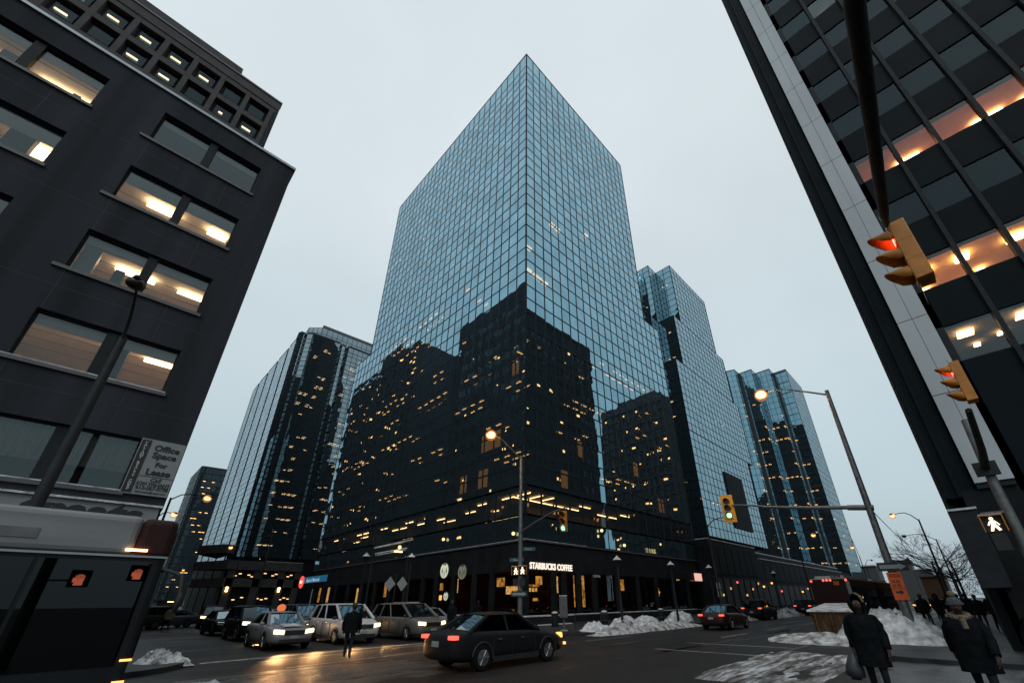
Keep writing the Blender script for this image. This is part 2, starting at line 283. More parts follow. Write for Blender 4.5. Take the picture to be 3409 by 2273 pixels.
# ---- main glass tower
tw=thing('glass_tower','tall blue mirror glass tower rising to a sharp corner above the coffee shop','tower',(27.8,28.75,0)); TO=(27.8,28.75,0)
X0,Y0=27.8,28.75; pe,pn=1.6933,1.726
up=[(X0,Y0),(X0+18*pe,Y0),(X0+18*pe,Y0+4.5),(X0+3.4,Y0+27*pn),(X0,Y0+27*pn)]
lo=[(X0,Y0),(X0+21*pe,Y0),(X0+21*pe,Y0+4.5),(X0+3.4,Y0+31*pn),(X0,Y0+31*pn)]
rows=[89.04-2.135*k for k in range(20)]; rl=[48.475-2.135*k for k in range(18)]
TG=('tower','tower2','tower3')
skin(tw,up,[92.82]+rows,1.71,TG,edges=[0,4],off=TO,seed=3,jit=.003); skin(tw,lo,rl,1.71,TG,edges=[0,4],off=TO,seed=4,jit=.0045)
for q,z0,z1 in ((up,48.5,92.8),(lo,0,48.4)):
    n_=[(q[1][0]-.3,q[1][1]+.02),q[1],q[2],q[3],q[4],(q[4][0]+.02,q[4][1]-.3),(q[3][0]-.4,q[3][1]-.4),(q[2][0]-.4,q[2][1]-.1)]
    MB().prism(n_,z0,z1).build('rear_wall','rbwall',tw,TO)
MB().prism([(a-.03,b-.03) for a,b in up],92.82,93.1).build('coping','mullion',tw,TO)
fl=[12.185+4.27*k for k in range(19)]
guts(tw,lo,[z for z in fl if z<49],TO,.5,9.); guts(tw,up,[z for z in fl if z>49],TO,.5,9.)
rn=random.Random(21); W=(X0,Y0+53); N=(X0,Y0); Ee=(X0+35.5,Y0)
L1=rowlights(rn,W,N,[z for z in fl if 12.5<z<48],lambda z:.30 if z<30 else .20,(.6,1.9),.8,.18,1.726,.07,.52)
L1=[b for b in L1 if not(b[0][1]<47 and 31<b[0][2]<47 and rn.random()<.7)]
L2=rowlights(rn,N,Ee,[z for z in fl if 12.5<z<40],lambda z:.17 if z<24 else .1,(.6,2.),.9,.2,1.693,.07,.5)
L3=[]
for x,z in [(33.6,53.4),(34.9,53.4),(28.6,44.9),(28.6,40.85),(29.8,40.75),(30.5,40.7),(31.7,40.7),(42.3,58)]:
    L3.append(((x-.42,Y0+.12,z-.30),(x+.42,Y0+.55,z+.05),'fixw'))
for y,z in [(60.1,70.3),(69.3,70.7)]: L3.append(((X0+.1,y-.15,z-.25),(X0+.4,y+.15,z+.05),'fixw'))
for b in ((38.5,.9,19.4),(37.9,3.,19.3)): pass
rn.shuffle(L1); lamps(tw,L3+L2[:38]+L1,'fix',TO,95)
# warmly lit rooms seen through the dark lower glass
dg_=emi('dim_room_glow',(1,.46,.13),1.1)
for (y0,y1,z) in [(34.3,37.7,18.8),(36.4,38.,14.5),(40.4,41.6,14.5),(31.3,32.4,27.3)]: MB().box((X0+1.2,y0,z-.9),(X0+1.3,y1,z+1.2)).build('lit_room',dg_,tw,TO)
for (x0,x1,z) in [(34.7,35.7,14.4),(38,38.8,18.8),(50.6,51.6,18.8),(56.5,57.8,14.5)]: MB().box((x0,Y0+1.2,z-1.1),(x1,Y0+1.3,z+.9)).build('lit_room',dg_,tw,TO)
# lit office storey over the podium
pz0,pz1=9.3,12.185
skin(tw,lo,[pz1,pz0],2.2,('podglass',),edges=[0,4],off=TO,seed=5,mw=.22,jit=.01)
skin(tw,lo,[pz0,7.0],2.2,('tower3',),edges=[0,4],off=TO,seed=6,mw=.1,jit=.012)
m=MB(); m.prism([(X0+.4,Y0+.4),(X0+34,Y0+.4),(X0+34,Y0+4),(X0+2.6,Y0+52),(X0+.4,Y0+52)],pz0-.3,pz0-.02); m.build('office_floor','interior',tw,TO)
m=MB(); m.box((X0+6,Y0+6,pz0),(X0+6.2,Y0+43,pz1-.46)); m.box((X0+6.2,Y0+6,pz0),(X0+30,Y0+6.2,pz1-.46)); m.build('office_back_wall',mat('amber_wall',(.30,.17,.07),.9),tw,TO)
MB().prism([(X0+.4,Y0+.4),(X0+34,Y0+.4),(X0+34,Y0+4),(X0+2.6,Y0+52),(X0+.4,Y0+52)],pz1-.45,pz1-.27).build('office_ceiling',mat('dim_ceiling',(.16,.13,.10),.9),tw,TO)
lf=[]
for y in [30.2,32.6,36.8,39.2,41.5,48,50.4,52.8,57.5,60,66.,68.5,70.6,75,77.3]:
    for d in (1.1,2.9,4.6):
        if rn.random()<.72: lf.append(((X0+d,y-.95,pz1-.62),(X0+d+.12,y+.95,pz1-.55)))
for x in [30,32.4,34.,36.4,38.7,44.5,47,52]:
    for d in (1.2,3.): 
        if rn.random()<.62: lf.append(((x-1.0,Y0+d,pz1-.62),(x+1.0,Y0+d+.12,pz1-.55)))
for (y0,y1) in [(30,35.5),(50.5,53),(71,72.5)]: lf.append(((X0+.5,y0,pz0+.02),(X0+.62,y1,pz0+.16)))
lamps(tw,lf,emi('linear_office_lamp',(1,.68,.34),7.),TO,60,'linear_lamp')
for y in (34.7,46,47.,62.5,73.5): MB().box((X0+.25,y-.35,pz0),(X0+.7,y+.35,pz1)).build('column','blackmetal',tw,TO)
# ground storey: snow line, dark stone fascia, shop fronts set back
MB().box((X0-.12,Y0-.12,6.86),(X0+35.6,Y0-.02,7.0)).box((X0-.12,Y0-.02,6.86),(X0-.02,Y0+53,7.0)).build('string_course','sill',tw,TO)
MB().box((X0-.12,Y0-.10,7.0),(X0+9,Y0-.02,7.05)).box((X0-.11,Y0-.02,7.0),(X0-.02,Y0+22,7.05)).build('snow_line','snow',tw,TO)
MB().box((X0,Y0,4.3),(X0+35.5,Y0+.3,6.86)).box((X0,Y0+.3,4.3),(X0+.3,Y0+53,6.86)).build('fascia','darkstone',tw,TO)
for y in (29.0,33.5,36.3,39.9,43.2,46,50,54,58,62,66.5,71,75.5,80): MB().box((X0-.05,y-.3,0),(X0+.4,y+.3,4.3)).build('pier','darkstone',tw,TO)
for x in (31.6,33.1,35.4,38,42.2,46.4,50.6,55,59.2): MB().box((x-.3,Y0-.05,0),(x+.3,Y0+.4,4.3)).build('pier','darkstone',tw,TO)
MB().quad((X0+.2,Y0+53,.5),(X0+.2,Y0+.2,.5),(X0+.2,Y0+.2,4.3),(X0+.2,Y0+53,4.3)).quad((X0+.2,Y0+.2,.5),(X0+35,Y0+.2,.5),(X0+35,Y0+.2,4.3),(X0+.2,Y0+.2,4.3)).build('shop_window','shop',tw,TO)
MB().box((X0+4,Y0+4,.5),(X0+4.2,Y0+45,4.25)).box((X0+4.2,Y0+4,.5),(X0+32,Y0+4.2,4.25)).prism([(X0+.3,Y0+.3),(X0+34,Y0+.3),(X0+34,Y0+4),(X0+2.8,Y0+52.5),(X0+.3,Y0+52.5)],4.25,4.3).prism([(X0+.3,Y0+.3),(X0+34,Y0+.3),(X0+34,Y0+4),(X0+2.8,Y0+52.5),(X0+.3,Y0+52.5)],0,.5).build('shop_interior',mat('shop_wall',(.05,.024,.010),.9,var=.5,spec=.1),tw,TO)
g=[]
for (y0,y1,z0,z1,mk) in [(31.1,32.,2.4,3.1,'warm2'),(32.15,32.7,2.4,3.1,'warm2'),(33.,34.1,3.1,3.9,'warm'),(37.4,38,2.6,3.1,'bmored'),(37.3,38.2,2.4,2.55,'warm2'),(40.7,41.4,2.7,4.1,'warm2'),(43.6,45.,3.,3.75,'warm'),(43.7,44.4,2.,2.5,'amber'),(47.3,48.3,1.5,3.3,'warm'),(56.,57.5,2.5,4.1,'warm'),(65.6,66,1.7,3.8,'warm2'),(76.5,77.1,2.,4.2,'warm2'),(78.,78.6,2,4.2,'warm2'),(80.3,80.9,2,4.2,'warm')]:
    g.append(((X0+1.2,y0,z0),(X0+1.3,y1,z1),mk))
for (x0,x1,z0,z1,mk) in [(28.5,29.1,2.15,3.1,'warm'),(29.4,30.8,3.0,3.2,'warm'),(30.4,31.2,3.2,3.95,'warm'),(29.5,29.7,2.6,2.9,'warm2'),(29.9,30.1,2.6,2.9,'warm2'),(30.3,30.5,2.6,2.9,'warm2'),(32.6,33.5,2.5,4.,'warm2'),(30.,30.6,1.8,2.05,'warm'),(36.,37.7,1.2,4.2,'warm'),(44.4,45.2,2.8,4.,'warm'),(53.,53.2,2.2,3.2,'warm')]:
    g.append(((x0,Y0+1.2,z0),(x1,Y0+1.3,z1),mk))
lamps(tw,g,'warm',TO,60,'lit_display')
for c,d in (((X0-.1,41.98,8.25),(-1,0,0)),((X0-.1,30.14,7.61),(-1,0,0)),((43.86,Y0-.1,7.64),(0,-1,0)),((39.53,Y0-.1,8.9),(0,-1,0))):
    b=MB().ball(Vector(c)+Vector(d)*.18,.17,12,8).build('wall_lamp_or_reflection','sodium',tw,TO); MB().cyl(Vector(c)-Vector(d)*.1,d,.07,.3,8).build('bracket','blackmetal',b,TO)  # added balls and brackets stand in for street lamps mirrored in the glass
# coffee-shop lettering and round signs
textmesh('STARBUCKS COFFEE',.78,frame((28.25,Y0-.10,4.47),(1,0,0)),.04,.018,sx=.80,spacing=1.06).build('sign_letters','signw',tw,TO)
def roundsign(y,z,r,on,name='round_sign'):
    b=MB().cyl((X0-.04,y,z),(-1,0,0),r,.14,28).build(name,'logog',tw,TO); m=MB(); xx=X0-.20; s=r/.8
    m.disc((xx,y,z),(-1,0,0),r*.97,28); m2=MB()
    m2.add([(xx-.006,y+a*s,z+c*s) for a,c in [(-.5,-.1),(-.42,.3),(-.3,.02),(-.36,-.45)]],[(0,1,2,3)]); m2.add([(xx-.006,y-a*s,z+c*s) for a,c in [(-.5,-.1),(-.42,.3),(-.3,.02),(-.36,-.45)]],[(0,1,2,3)])
    for a in (-.13,0,.13): m2.box((xx-.012,y+(a-.015)*s,z-.62*s),(xx-.005,y+(a+.015)*s,z-.02*s))
    for a,c in ((-.07,.2),(.07,.2)): m2.box((xx-.012,y+(a-.025)*s,z+(c-.02)*s),(xx-.005,y+(a+.025)*s,z+(c+.02)*s))
    m2.add([(xx-.006,y+a*s,z+c*s) for a,c in [(-.3,.62),(-.12,.48),(0,.68),(.12,.48),(.3,.62),(.25,.74),(-.25,.74)]],[(0,1,2,3,4,5,6)])
    m.build('emblem_face','logow' if on else emi('dim_logo',(.6,.6,.45),.25),b,TO); m2.build('emblem_drawing','logog',b,TO)
roundsign(41.4,4.92,.8,True); roundsign(38.1,4.62,.74,False); roundsign(40.75,2.35,.42,True)
for y,z,t,mk,sz in [(76.,5.5,'Bank of Montreal','blue',1.0)]:
    b=MB().box((X0-.14,y-.9,z-.45),(X0-.02,y+9.5,z+.55)).build('bank_sign',mk,tw,TO)
    textmesh(t,.85,frame((X0-.16,y+8,z-.3),(0,-1,0)),.01,.01).build('sign_letters',emi('bank_letters',(.5,.75,.9),.55),b,TO)
    MB().cyl((X0-.2,y+10.,z-.2),(-1,0,0),1.0,.15,24).build('bank_disc','bmored',b,TO)
    textmesh('BMO',.62,frame((X0-.37,y+10.62,z-.4),(0,-1,0)),.01,.02).build('bank_letters','signw',b,TO)
textmesh('T I KK',.75,frame((49.,Y0-.10,7.2),(1,0,0)),.03,.0,spacing=1.2).build('gold_letters',emi('gold_letters',(.9,.7,.3),.5),tw,TO)
textmesh('CAPITAL',.34,frame((37.6,Y0-.10,4.0),(1,0,0)),.02).build('grey_letters',emi('grey_letters',(.5,.55,.6),.2),tw,TO)
b=MB().box((61.5,Y0-.30,4.2),(63.4,Y0-.05,5.2)).build('lit_sign',emi('lit_sign_face',(1,.55,.45),.9),tw,TO)
# ---- dark corner office block, left
LB=thing('office_block','dark precast office block with paired square windows and a lease sign','building',(1.3,21,0)); LO=(1.3,21,0)
yF=21.; m=MB(); fz=[23.35-3.965*k for k in range(5)]; prs=[(-4.17-6.1*j,-.05-6.1*j) for j in range(5)]
top=24.6
for k in range(6):
    zt=top if k==0 else fz[k-1]-2.0; zb=fz[k] if k<5 else 0
    if k==5: zt=fz[4]-2.05; zb=5.0
    m.box((-32,yF,zb),(1.3,yF+.4,zt))
for k in range(5):
    xs=[1.3]+[v for a,b in prs for v in (b,a)]+[-32]
    for q in range(0,len(xs),2): m.box((xs[q+1],yF,fz[k]-2.0-(.05 if k==4 else 0)),(xs[q],yF+.4,fz[k]))
m.box((.95,yF+.4,0),(1.3,yF+30,top)); m.box((-32,yF+.4,top-.3),(.95,yF+30,top-.02)); m.box((-32,yF+29.6,0),(.95,yF+30,top-.3))
m.box((-32,yF+5.6,0),(.95,yF+5.8,top-.3))
m.build('wall','precast',LB,LO)
jt=MB()
for k in range(5): jt.box((-32,yF-.004,fz[k]-2.9),(1.3,yF,fz[k]-2.885))
for i in range(12):
    for k in range(5): jt.box((-1.05-3.05*i,yF-.004,(fz[k]-2.0-1.9) if k<4 else 5.0),(-1.035-3.05*i,yF,fz[k]-2.15))
jt.build('panel_joints',mat('joint_sealant',(.06,.065,.075),.9),LB,LO)
MB().box((-32,yF-.10,top),(1.38,yF+.45,top+.16)).box((.95,yF+.45,top),(1.38,yF+30,top+.16)).build('coping','cap',LB,LO)
# fluorescent panels per window pair: (x offset from the pair's left end, length, depth, width); shade = roller blind
LIT={(0,0):('dim',[],0),(0,1):('lit',[(.2,.25,2.1,.3),(1.9,1.9,2.15,.28)],0),(1,0):('lit',[(.75,1.2,1.75,.42),(3.15,.8,1.75,.42)],.5),(1,1):('lit',[(2.9,1.0,1.7,.7)],.5),
 (2,0):('lit',[(.9,1.35,2.,.3),(3.1,.95,2.05,.18)],0),(2,1):('dim',[],.4),(3,0):('lit',[(.75,1.3,.95,.32),(3.05,.95,1.0,.25),(3.1,.95,1.75,.25)],0),(3,1):('dim',[],0),(4,0):('cur',[],.6),(4,1):('cur',[],.6),(0,2):('lit',[(1.5,1.8,2.1,.3)],0)}
FUR={(2,0):[(.08,.5,.5,1.5),(1.1,.9,.3,1.2)],(0,1):[(1.,1.3,.4,1.7),(3.2,1.2,.25,1.3)],(1,1):[(2.7,.8,.7,1.9)],(0,0):[(2.3,.45,.25,.3),(3.1,.45,.3,.2),(3.6,.45,.3,.22)],(3,0):[(2.3,.6,.35,1.9)],(1,0):[(.1,.6,.3,.5)]}
for k in range(5):
    for j,(a,b) in enumerate(prs[:4]):
        st,pan,bl=LIT.get((k,j),('dim',[],0)); zt,zb=fz[k],fz[k]-2.0
        fr=MB(); fr.box((a,yF+.2,zb),(a+.07,yF+.3,zt)).box((b-.07,yF+.2,zb),(b,yF+.3,zt)).box((a+.07,yF+.2,zt-.07),(b-.07,yF+.3,zt)).box((a+.07,yF+.2,zb),(b-.07,yF+.3,zb+.06)).box((a+1.89,yF+.12,zb+.06),(a+2.2,yF+.32,zt-.07))
        wn=fr.build('window','blackmetal',LB,LO)
        for x0,x1 in ((a+.07,a+1.89),(a+2.2,b-.07)): MB().quad((x0,yF+.25,zb+.06),(x1,yF+.25,zb+.06),(x1,yF+.25,zt-.07),(x0,yF+.25,zt-.07)).build('pane','clear',wn,LO)
        MB().box((a-.3,yF-.09,zb-.15),(b+.1,yF+.2,zb-.01)).build('sill','sill',wn,LO)
        if k>=3: MB().box((a-.28,yF-.08,zb-.01),(b+.05,yF+.1,zb+.03)).build('snow_on_sill','snow',wn,LO)
        if st!='cur':
            zc=zt+.12
            r_=MB().box((a-.8,yF+5.2,zb-.5),(b+.8,yF+5.3,zc)).box((a-.85,yF+.42,zb-.5),(a-.8,yF+5.2,zc)).box((b+.8,yF+.42,zb-.5),(b+.85,yF+5.2,zc)).box((a-.8,yF+.42,zb-.56),(b+.8,yF+5.2,zb-.5)); r_.build('room','room' if st=='lit' else 'blind',wn,LO)
            MB().box((a-.85,yF+.42,zc),(b+.85,yF+5.3,zc+.05)).build('ceiling','ceiling',wn,LO)
            MB().box((a-.6,yF+.45,zt-.42),(b+.6,yF+.62,zc)).build('bulkhead','blind',wn,LO)
            if k==3: MB().box((a+2.0,yF+2.4,zb),(a+2.2,yF+4,zc)).build('partition',mat('amber_partition',(.55,.26,.10),.9),wn,LO)
            for (ux,ud,uw,uz) in FUR.get((k,j),[]): MB().box((a+ux,yF+ud,zb),(a+ux+uw,yF+ud+.35,zb+uz)).build('cabinet',rnd.choice(['sill','brownwall','blackmetal']),wn,LO)
            if st=='lit': 
                for q in range(1,5): MB().box((a-.8,yF+.45+q*.9,zc-.012),(b+.8,yF+.48+q*.9,zc)).build('ceiling_rail','sill',wn,LO)
            for (px,ln,d,wd) in pan: MB().box((a+px,yF+d,zc-.20),(a+px+ln,yF+d+wd,zc-.13)).build('ceiling_lamp','fluo',wn,LO)
        if bl and st!='cur': MB().box((a+.08,yF+.31,zt-2.*bl*.8),(b-.08,yF+.33,zt-.02)).build('blind','blind',wn,LO)
        if st=='cur':
            MB().box((a,yF+.5,zt-1.25),(b,yF+.53,zt)).build('blind',mat('grey_curtain',(.22,.23,.24),.9,var=.4,stretch=(8,1,.6)),wn,LO); MB().box((a,yF+.9,zb),(b,yF+.95,zt)).build('dark_room','interior',wn,LO)
# sign band and lease sign
sg=MB().box((-.06,yF-.10,5.42),(1.27,yF-.02,7.5)).build('lease_sign','signgrey',LB,LO)
MB().box((-.03,yF-.115,5.47),(.24,yF-.101,7.45)).build('name_strip','signblack',sg,LO)
F_=lambda x,z:frame((x,yF-.112,z),(1,0,0))
tx=MB()
def put(t,s,x,z,off=.012,sx=1.,sp=1.,al='CENTER',shear=0.):
    b=textmesh(t,s,F_(x,z),.002,off,al,sx,sp,shear=shear); tx.add(b.v,b.f)
put('Office',.31,.76,7.10,.012);put('Space',.31,.76,6.82,.012);put('For',.24,.76,6.49,.010);put('Lease',.32,.76,6.17,.012);put('Call',.2,.76,5.93,.004,shear=.3);put('JON VALIANT',.155,.76,5.79,.005);put('613-567-9798',.215,.76,5.62,.006,.76);put('valiantrealty@rogers.com',.085,.76,5.50,.002)
tx.box((.26,yF-.108,6.09),(1.25,yF-.102,6.11)); tx.build('sign_writing','signdark',sg,LO)
b=MB()
for i,chh in enumerate('VALIANT REALTY CORP'):
    q=textmesh(chh,.13,frame((.105,yF-.121,7.30-i*.098),(1,0,0)),.002,.004,'CENTER'); b.add(q.v,q.f)
b.build('strip_writing',mat('pale_ink',(.45,.47,.48),.7),sg,LO)
sb=MB().box((-2.95,yF-.22,3.9),(1.2,yF-.02,5.0)).build('shop_sign','signgrey',LB,LO)
textmesh('treats',1.25,frame((-2.2,yF-.235,4.22),(1,0,0)),.004,.045,sx=.98,shear=.25).build('sign_writing','signdark',sb,LO)
MB().box((-3.,yF-.32,5.0),(1.27,yF-.02,5.07)).build('snow_on_sign','snow',sb,LO)
sb=MB().box((-9.,yF-.22,3.9),(-3.1,yF-.02,4.95)).build('shop_sign','ochre',LB,LO); MB().disc((-4.15,yF-.23,4.75),(0,-1,0),.34).disc((-4.15,yF-.234,4.75),(0,-1,0),.27,mi=1).build('clock_drawing',['signdark','ochre'],sb,LO)
textmesh('s',.8,frame((-4.4,yF-.236,4.55),(1,0,0)),.003,.03,shear=.2).build('sign_writing','signdark',sb,LO)
MB().box((-32,yF+.05,.5),(1.2,yF+.12,3.9)).build('shop_window','dimglass',LB,LO); MB().box((-32,yF+.02,0),(1.3,yF+.4,.5)).box((-32,yF+.5,.5),(1.2,yF+.6,3.9)).box((-32,yF+.0,4.95),(1.29,yF+.4,5.01)).build('plinth','darkstone',LB,LO)
# ---- waffle-faced concrete tower behind it
wf=thing('concrete_tower','brown concrete tower with a grid of deep set square windows, some lit','tower',(-1.1,57,0)); WO=(-1.1,57,0); yW=57.
cw,ch=3.24,4.37; rib=MB(); wt=75.6; zt0=73.9
MB().box((-46,yW+.9,0),(-1.5,yW+29.4,wt-.4)).build('wall','brownwall',wf,WO)
for i in range(14): x=-1.1-.75-i*cw; rib.box((x-.28,yW,0),(x+.28,yW+.9,zt0))
for j in range(10): z=zt0-j*ch; rib.box((-46,yW+.02,z-1.0),(-1.1,yW+.9,z))
rib.box((-46,yW-.1,zt0),(-1.1,yW+.9,wt)); rib.build('concrete_grid','waffle',wf,WO)
MB().box((-46,yW-.25,wt),(-1.,yW+.9,wt+.3)).build('coping','sill',wf,WO)
MB().box((-46,yW+.2,wt),(-7.,yW+20,wt+2.2)).build('penthouse','waffle',wf,WO)
lit=[]
rn=random.Random(5); LT={(0,3),(0,4),(0,5),(0,6),(1,1),(1,3),(1,4),(1,5),(0,2)}
for j in range(8):
    for i in range(12):
        x=-1.85-i*cw-cw/2; z=zt0-1.0-j*ch; MB().box((x-.95,yW+.62,z-2.6),(x+.95,yW+.70,z-.5)).build('window','dimglass',wf,WO)
for i,j,s in [(4,0,1),(3,0,1),(5,0,1),(6,0,1),(3,1,1),(4,1,1),(1,1,.4),(0,1,1),(2,0,1),(7,0,1),(6,1,1),(7,1,1),(5,1,.0),(8,0,1)]:
    if s: x=-1.85-i*cw-cw/2-.2; z=zt0-1.0-j*ch; lit.append(((x-.55*s,yW+.55,z-1.95),(x+.55*s,yW+.62,z-1.7),'winlamp'))
lamps(wf,lit,'winlamp',WO,40,'window_lamp')
e=MB(); eg=MB(); el=[]
for j in range(17): z=wt-2.6-j*4.3; e.box((-1.5,yW,z-1.7),(-1.1,yW+29.4,z)); 
for i in range(9): y=yW+i*3.6; e.box((-1.5,y-.35,0),(-1.1,y+.35,wt-2.6))
e.box((-1.5,yW+.9,wt-2.6),(-1.05,yW+29.4,wt)); eg.box((-1.49,yW+.9,0),(-1.4,yW+29,wt-2.6))
e.build('side_cladding','precast',wf,WO); eg.build('side_glass','dimglass',wf,WO)
for j in range(2,15):
    for i in range(8):
        if rn.random()<.25: y=yW+i*3.6+1.+rn.random(); z=wt-2.6-j*4.3-2.2; el.append(((-1.36,y,z),(-1.3,y+rn.choice((.6,.6,1.6)),z+.45)))
lamps(wf,el,'winlamp2',WO,40,'window_lamp')
# ---- older block further north (mirrored in the tower)
nb=thing('stepped_block','dark stepped block north of the concrete tower, seen mirrored in the glass','building',(0,112,0)); NO=(0,112,0)
m=MB().box((-30,112,0),(-1,126,84)).box((-30,126,0),(-1,140,88)).box((-30,140,0),(-1,165,81)).box((-30,88,0),(-1,112,67)); 
for j in range(18): m.box((-.99,112,10+j*4.2),(-.6,165,11.6+j*4.2))
for i in range(14): m.box((-.99,112+i*3.9,0),(-.5,112.6+i*3.9,80))
m.build('wall','precast',nb,NO); MB().box((-20,118,84),(-14,123,88)).box((-4,131,88),(-3.6,131.4,94)).build('roof_plant','blackmetal',nb,NO)
el=[]
for j in range(17):
    for i in range(13):
        if rn.random()<.3: el.append(((-.98,113.2+i*3.9,12.6+j*4.2),(-.9,113.2+i*3.9+rn.choice((.6,1.3,2.)),13.1+j*4.2)))
lamps(nb,el,'winlamp2',NO,30,'window_lamp')
# ---- black office building, right
rb=thing('black_office_building','black glass office building with a pale panelled corner strip and lit floors','building',(21.4,-.15,0)); RO=(21.4,-.15,0)
xr=21.4; zr=66.
MB().box((xr+5.3,-60,0),(80,-.8,zr-.4)).build('core','interior',rb,RO)
MB().box((xr+.15,-1.0,5),(xr+.55,-.15,zr)).box((xr+.05,-.62,5),(xr+.15,-.5,zr)).box((xr+.02,-.30,5),(xr+.15,-.16,zr)).build('corner_reveal','rbwall',rb,RO)
m=MB(); z=5.2; zz=[8.88+3.497*k for k in range(-1,17)]
for a,b in zip(zz[:-1],zz[1:]):
    m.box((xr-.06,-1.55,a+.015),(xr+.5,-1.06,b-.015)); m.box((xr-.06,-2.05,a+.015),(xr+.5,-1.565,b-.015))
m.build('pale_panel_strip','whitepanel',rb,RO); MB().box((xr+.0,-2.04,5.2),(xr+.48,-1.07,zr)).build('panel_joints','blackmetal',rb,RO)
wz=[10.02+3.505*k for k in range(16)]; wx=[-2.3,-3.72,-5.12,-6.62,-8.1,-9.55,-11,-12.5,-14]
bd=MB()
for k in range(17):
    zb=(wz[k-1]+1.64) if k else 5.; zt=wz[k] if k<16 else zr
    bd.box((xr+.1,-60,zb),(xr+.5,-2.06,zt))
bd.build('spandrel_band','rbwall',rb,RO)
ml=MB()
for y in wx[1:]: ml.box((xr-.03,y-.12,5),(xr+.3,y+.03,zr))
ml.box((xr+.1,-2.3,5),(xr+.5,-2.06,zr)); ml.build('mullion','blackmetal',rb,RO)
RL={0:([0,1,2],[(0,.4,.5,1.2,.6),(1,.2,.15,2.4,.3),(1,.7,.45,1.1,.6),(0,.9,.2,2.9,.3)]),1:(range(8),[(0,.25,.5,1.3,.55),(0,.3,.25,3.0,.4),(1,.1,.45,1.2,.6),(2,.3,.5,1.3,.5),(1,.75,.3,3.0,.3)]),-1:([],[]),3:(range(8),[(0,.15,.3,3.0,.45),(0,1.0,.15,3.0,.4),(1,.15,.95,1.9,.42),(2,.15,.3,3.0,.42),(2,.6,.75,3.1,.4),(3,.15,1.05,1.9,.42),(3,.2,.5,3.2,.4),(4,.3,1.,2.,.42),(5,.2,.8,2.2,.4)]),7:([1],[(1,.2,.4,2.2,.3),(1,.8,.15,1.4,.2)]),9:([5],[(5,.8,.25,2.0,.3)])}
for k,zb in enumerate(wz[:13]):
    on,pl=RL.get(k,([],[]))
    for i in range(8):
        y1,y0=wx[i],wx[i+1]+.03
        if y0<-9.7 and k<4: continue
        on_=i in on
        fr=MB().box((xr+.12,y0,zb),(xr+.2,y1-.12 if i else y1,zb+.04)).build('window','blackmetal',rb,RO)
        MB().quad((xr+.16,y1,zb),(xr+.16,y0,zb),(xr+.16,y0,zb+1.64),(xr+.16,y1,zb+1.64)).build('pane','clear' if on_ else 'dimglass',fr,RO)
        if not on_: MB().box((xr+.5,y0,zb),(xr+.55,y1,zb+1.66)).build('blind',rnd.choice(['dullblind','dullblind','rbwall','sill']),fr,RO)
        for (pi,py,ln,d,wd) in pl:
            if pi==i: MB().box((xr+d,y1-py-ln,zb+1.66),(xr+d+wd,y1-py,zb+1.71)).build('ceiling_lamp','fluo2',fr,RO)
    if len(on):
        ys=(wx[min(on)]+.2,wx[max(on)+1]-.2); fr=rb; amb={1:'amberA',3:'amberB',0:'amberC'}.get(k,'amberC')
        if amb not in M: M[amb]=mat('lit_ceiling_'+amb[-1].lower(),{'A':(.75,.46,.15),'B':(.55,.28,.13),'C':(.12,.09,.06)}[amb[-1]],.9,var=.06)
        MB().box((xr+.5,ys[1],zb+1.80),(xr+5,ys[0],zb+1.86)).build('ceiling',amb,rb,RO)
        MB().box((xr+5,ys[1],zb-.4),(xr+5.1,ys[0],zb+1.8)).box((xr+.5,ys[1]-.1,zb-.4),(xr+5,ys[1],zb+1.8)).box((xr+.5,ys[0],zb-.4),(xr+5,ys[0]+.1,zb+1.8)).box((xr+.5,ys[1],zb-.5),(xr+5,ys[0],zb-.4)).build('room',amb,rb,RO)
# north front (seen in the mirror glass) and ground floor
nf=MB(); ng=MB(); nl=[]
nf.box((xr+.55,-.5,zr-3.2),(81,-.15,zr))
for k in range(18): nf.box((xr+.55,-.5,5+k*3.5),(81,-.15,6.7+k*3.5))
i=0; x=xr+.55
while x<81: nf.box((x,-.5,5),(x+.55,-.12,zr)); x+=1.95
ng.box((xr+.6,-.55,5),(80.9,-.42,zr-3)); nf.build('north_cladding','precast',rb,RO); ng.build('north_glass','dimglass',rb,RO)
rn=random.Random(11)
for k in range(17):
    for i in range(12,29):
        if rn.random()<.09: x=xr+1.15+i*1.95; z=6.9+k*3.5; nl.append(((x,-.40,z+.9),(x+1.2,-.37,z+1.5)))
lamps(rb,nl,'winlamp2',RO,40,'window_lamp')
MB().box((80.6,-60,0),(81,-.5,zr)).box((xr+.2,-60,zr-.3),(80.6,-.5,zr)).build('rear_wall','precast',rb,RO)
MB().box((xr+.8,-.4,0),(81,-.15,5)).box((xr+.1,-2.1,0),(xr+.5,-.6,5.2)).build('ground_floor_wall','darkstone',rb,RO)
MB().box((xr-1.1,-.75,2.0),(xr+.1,-.05,4.4)).build('canopy','blackmetal',rb,RO); MB().box((xr-1.15,-.77,4.4),(xr+.05,-.03,4.47)).build('snow_on_canopy','snow',rb,RO)
MB().quad((xr+.3,-60,.4),(xr+.3,-2.1,.4),(xr+.3,-2.1,4.6),(xr+.3,-60,4.6)).build('shop_window','shop',rb,RO)
MB().box((xr+3,-60,0),(xr+3.1,-2.1,4.6)).box((xr+.3,-60,4.55),(xr+3,-2.1,4.65)).build('shop_interior',mat('brown_shop',(.10,.055,.03),.9,var=.5),rb,RO)
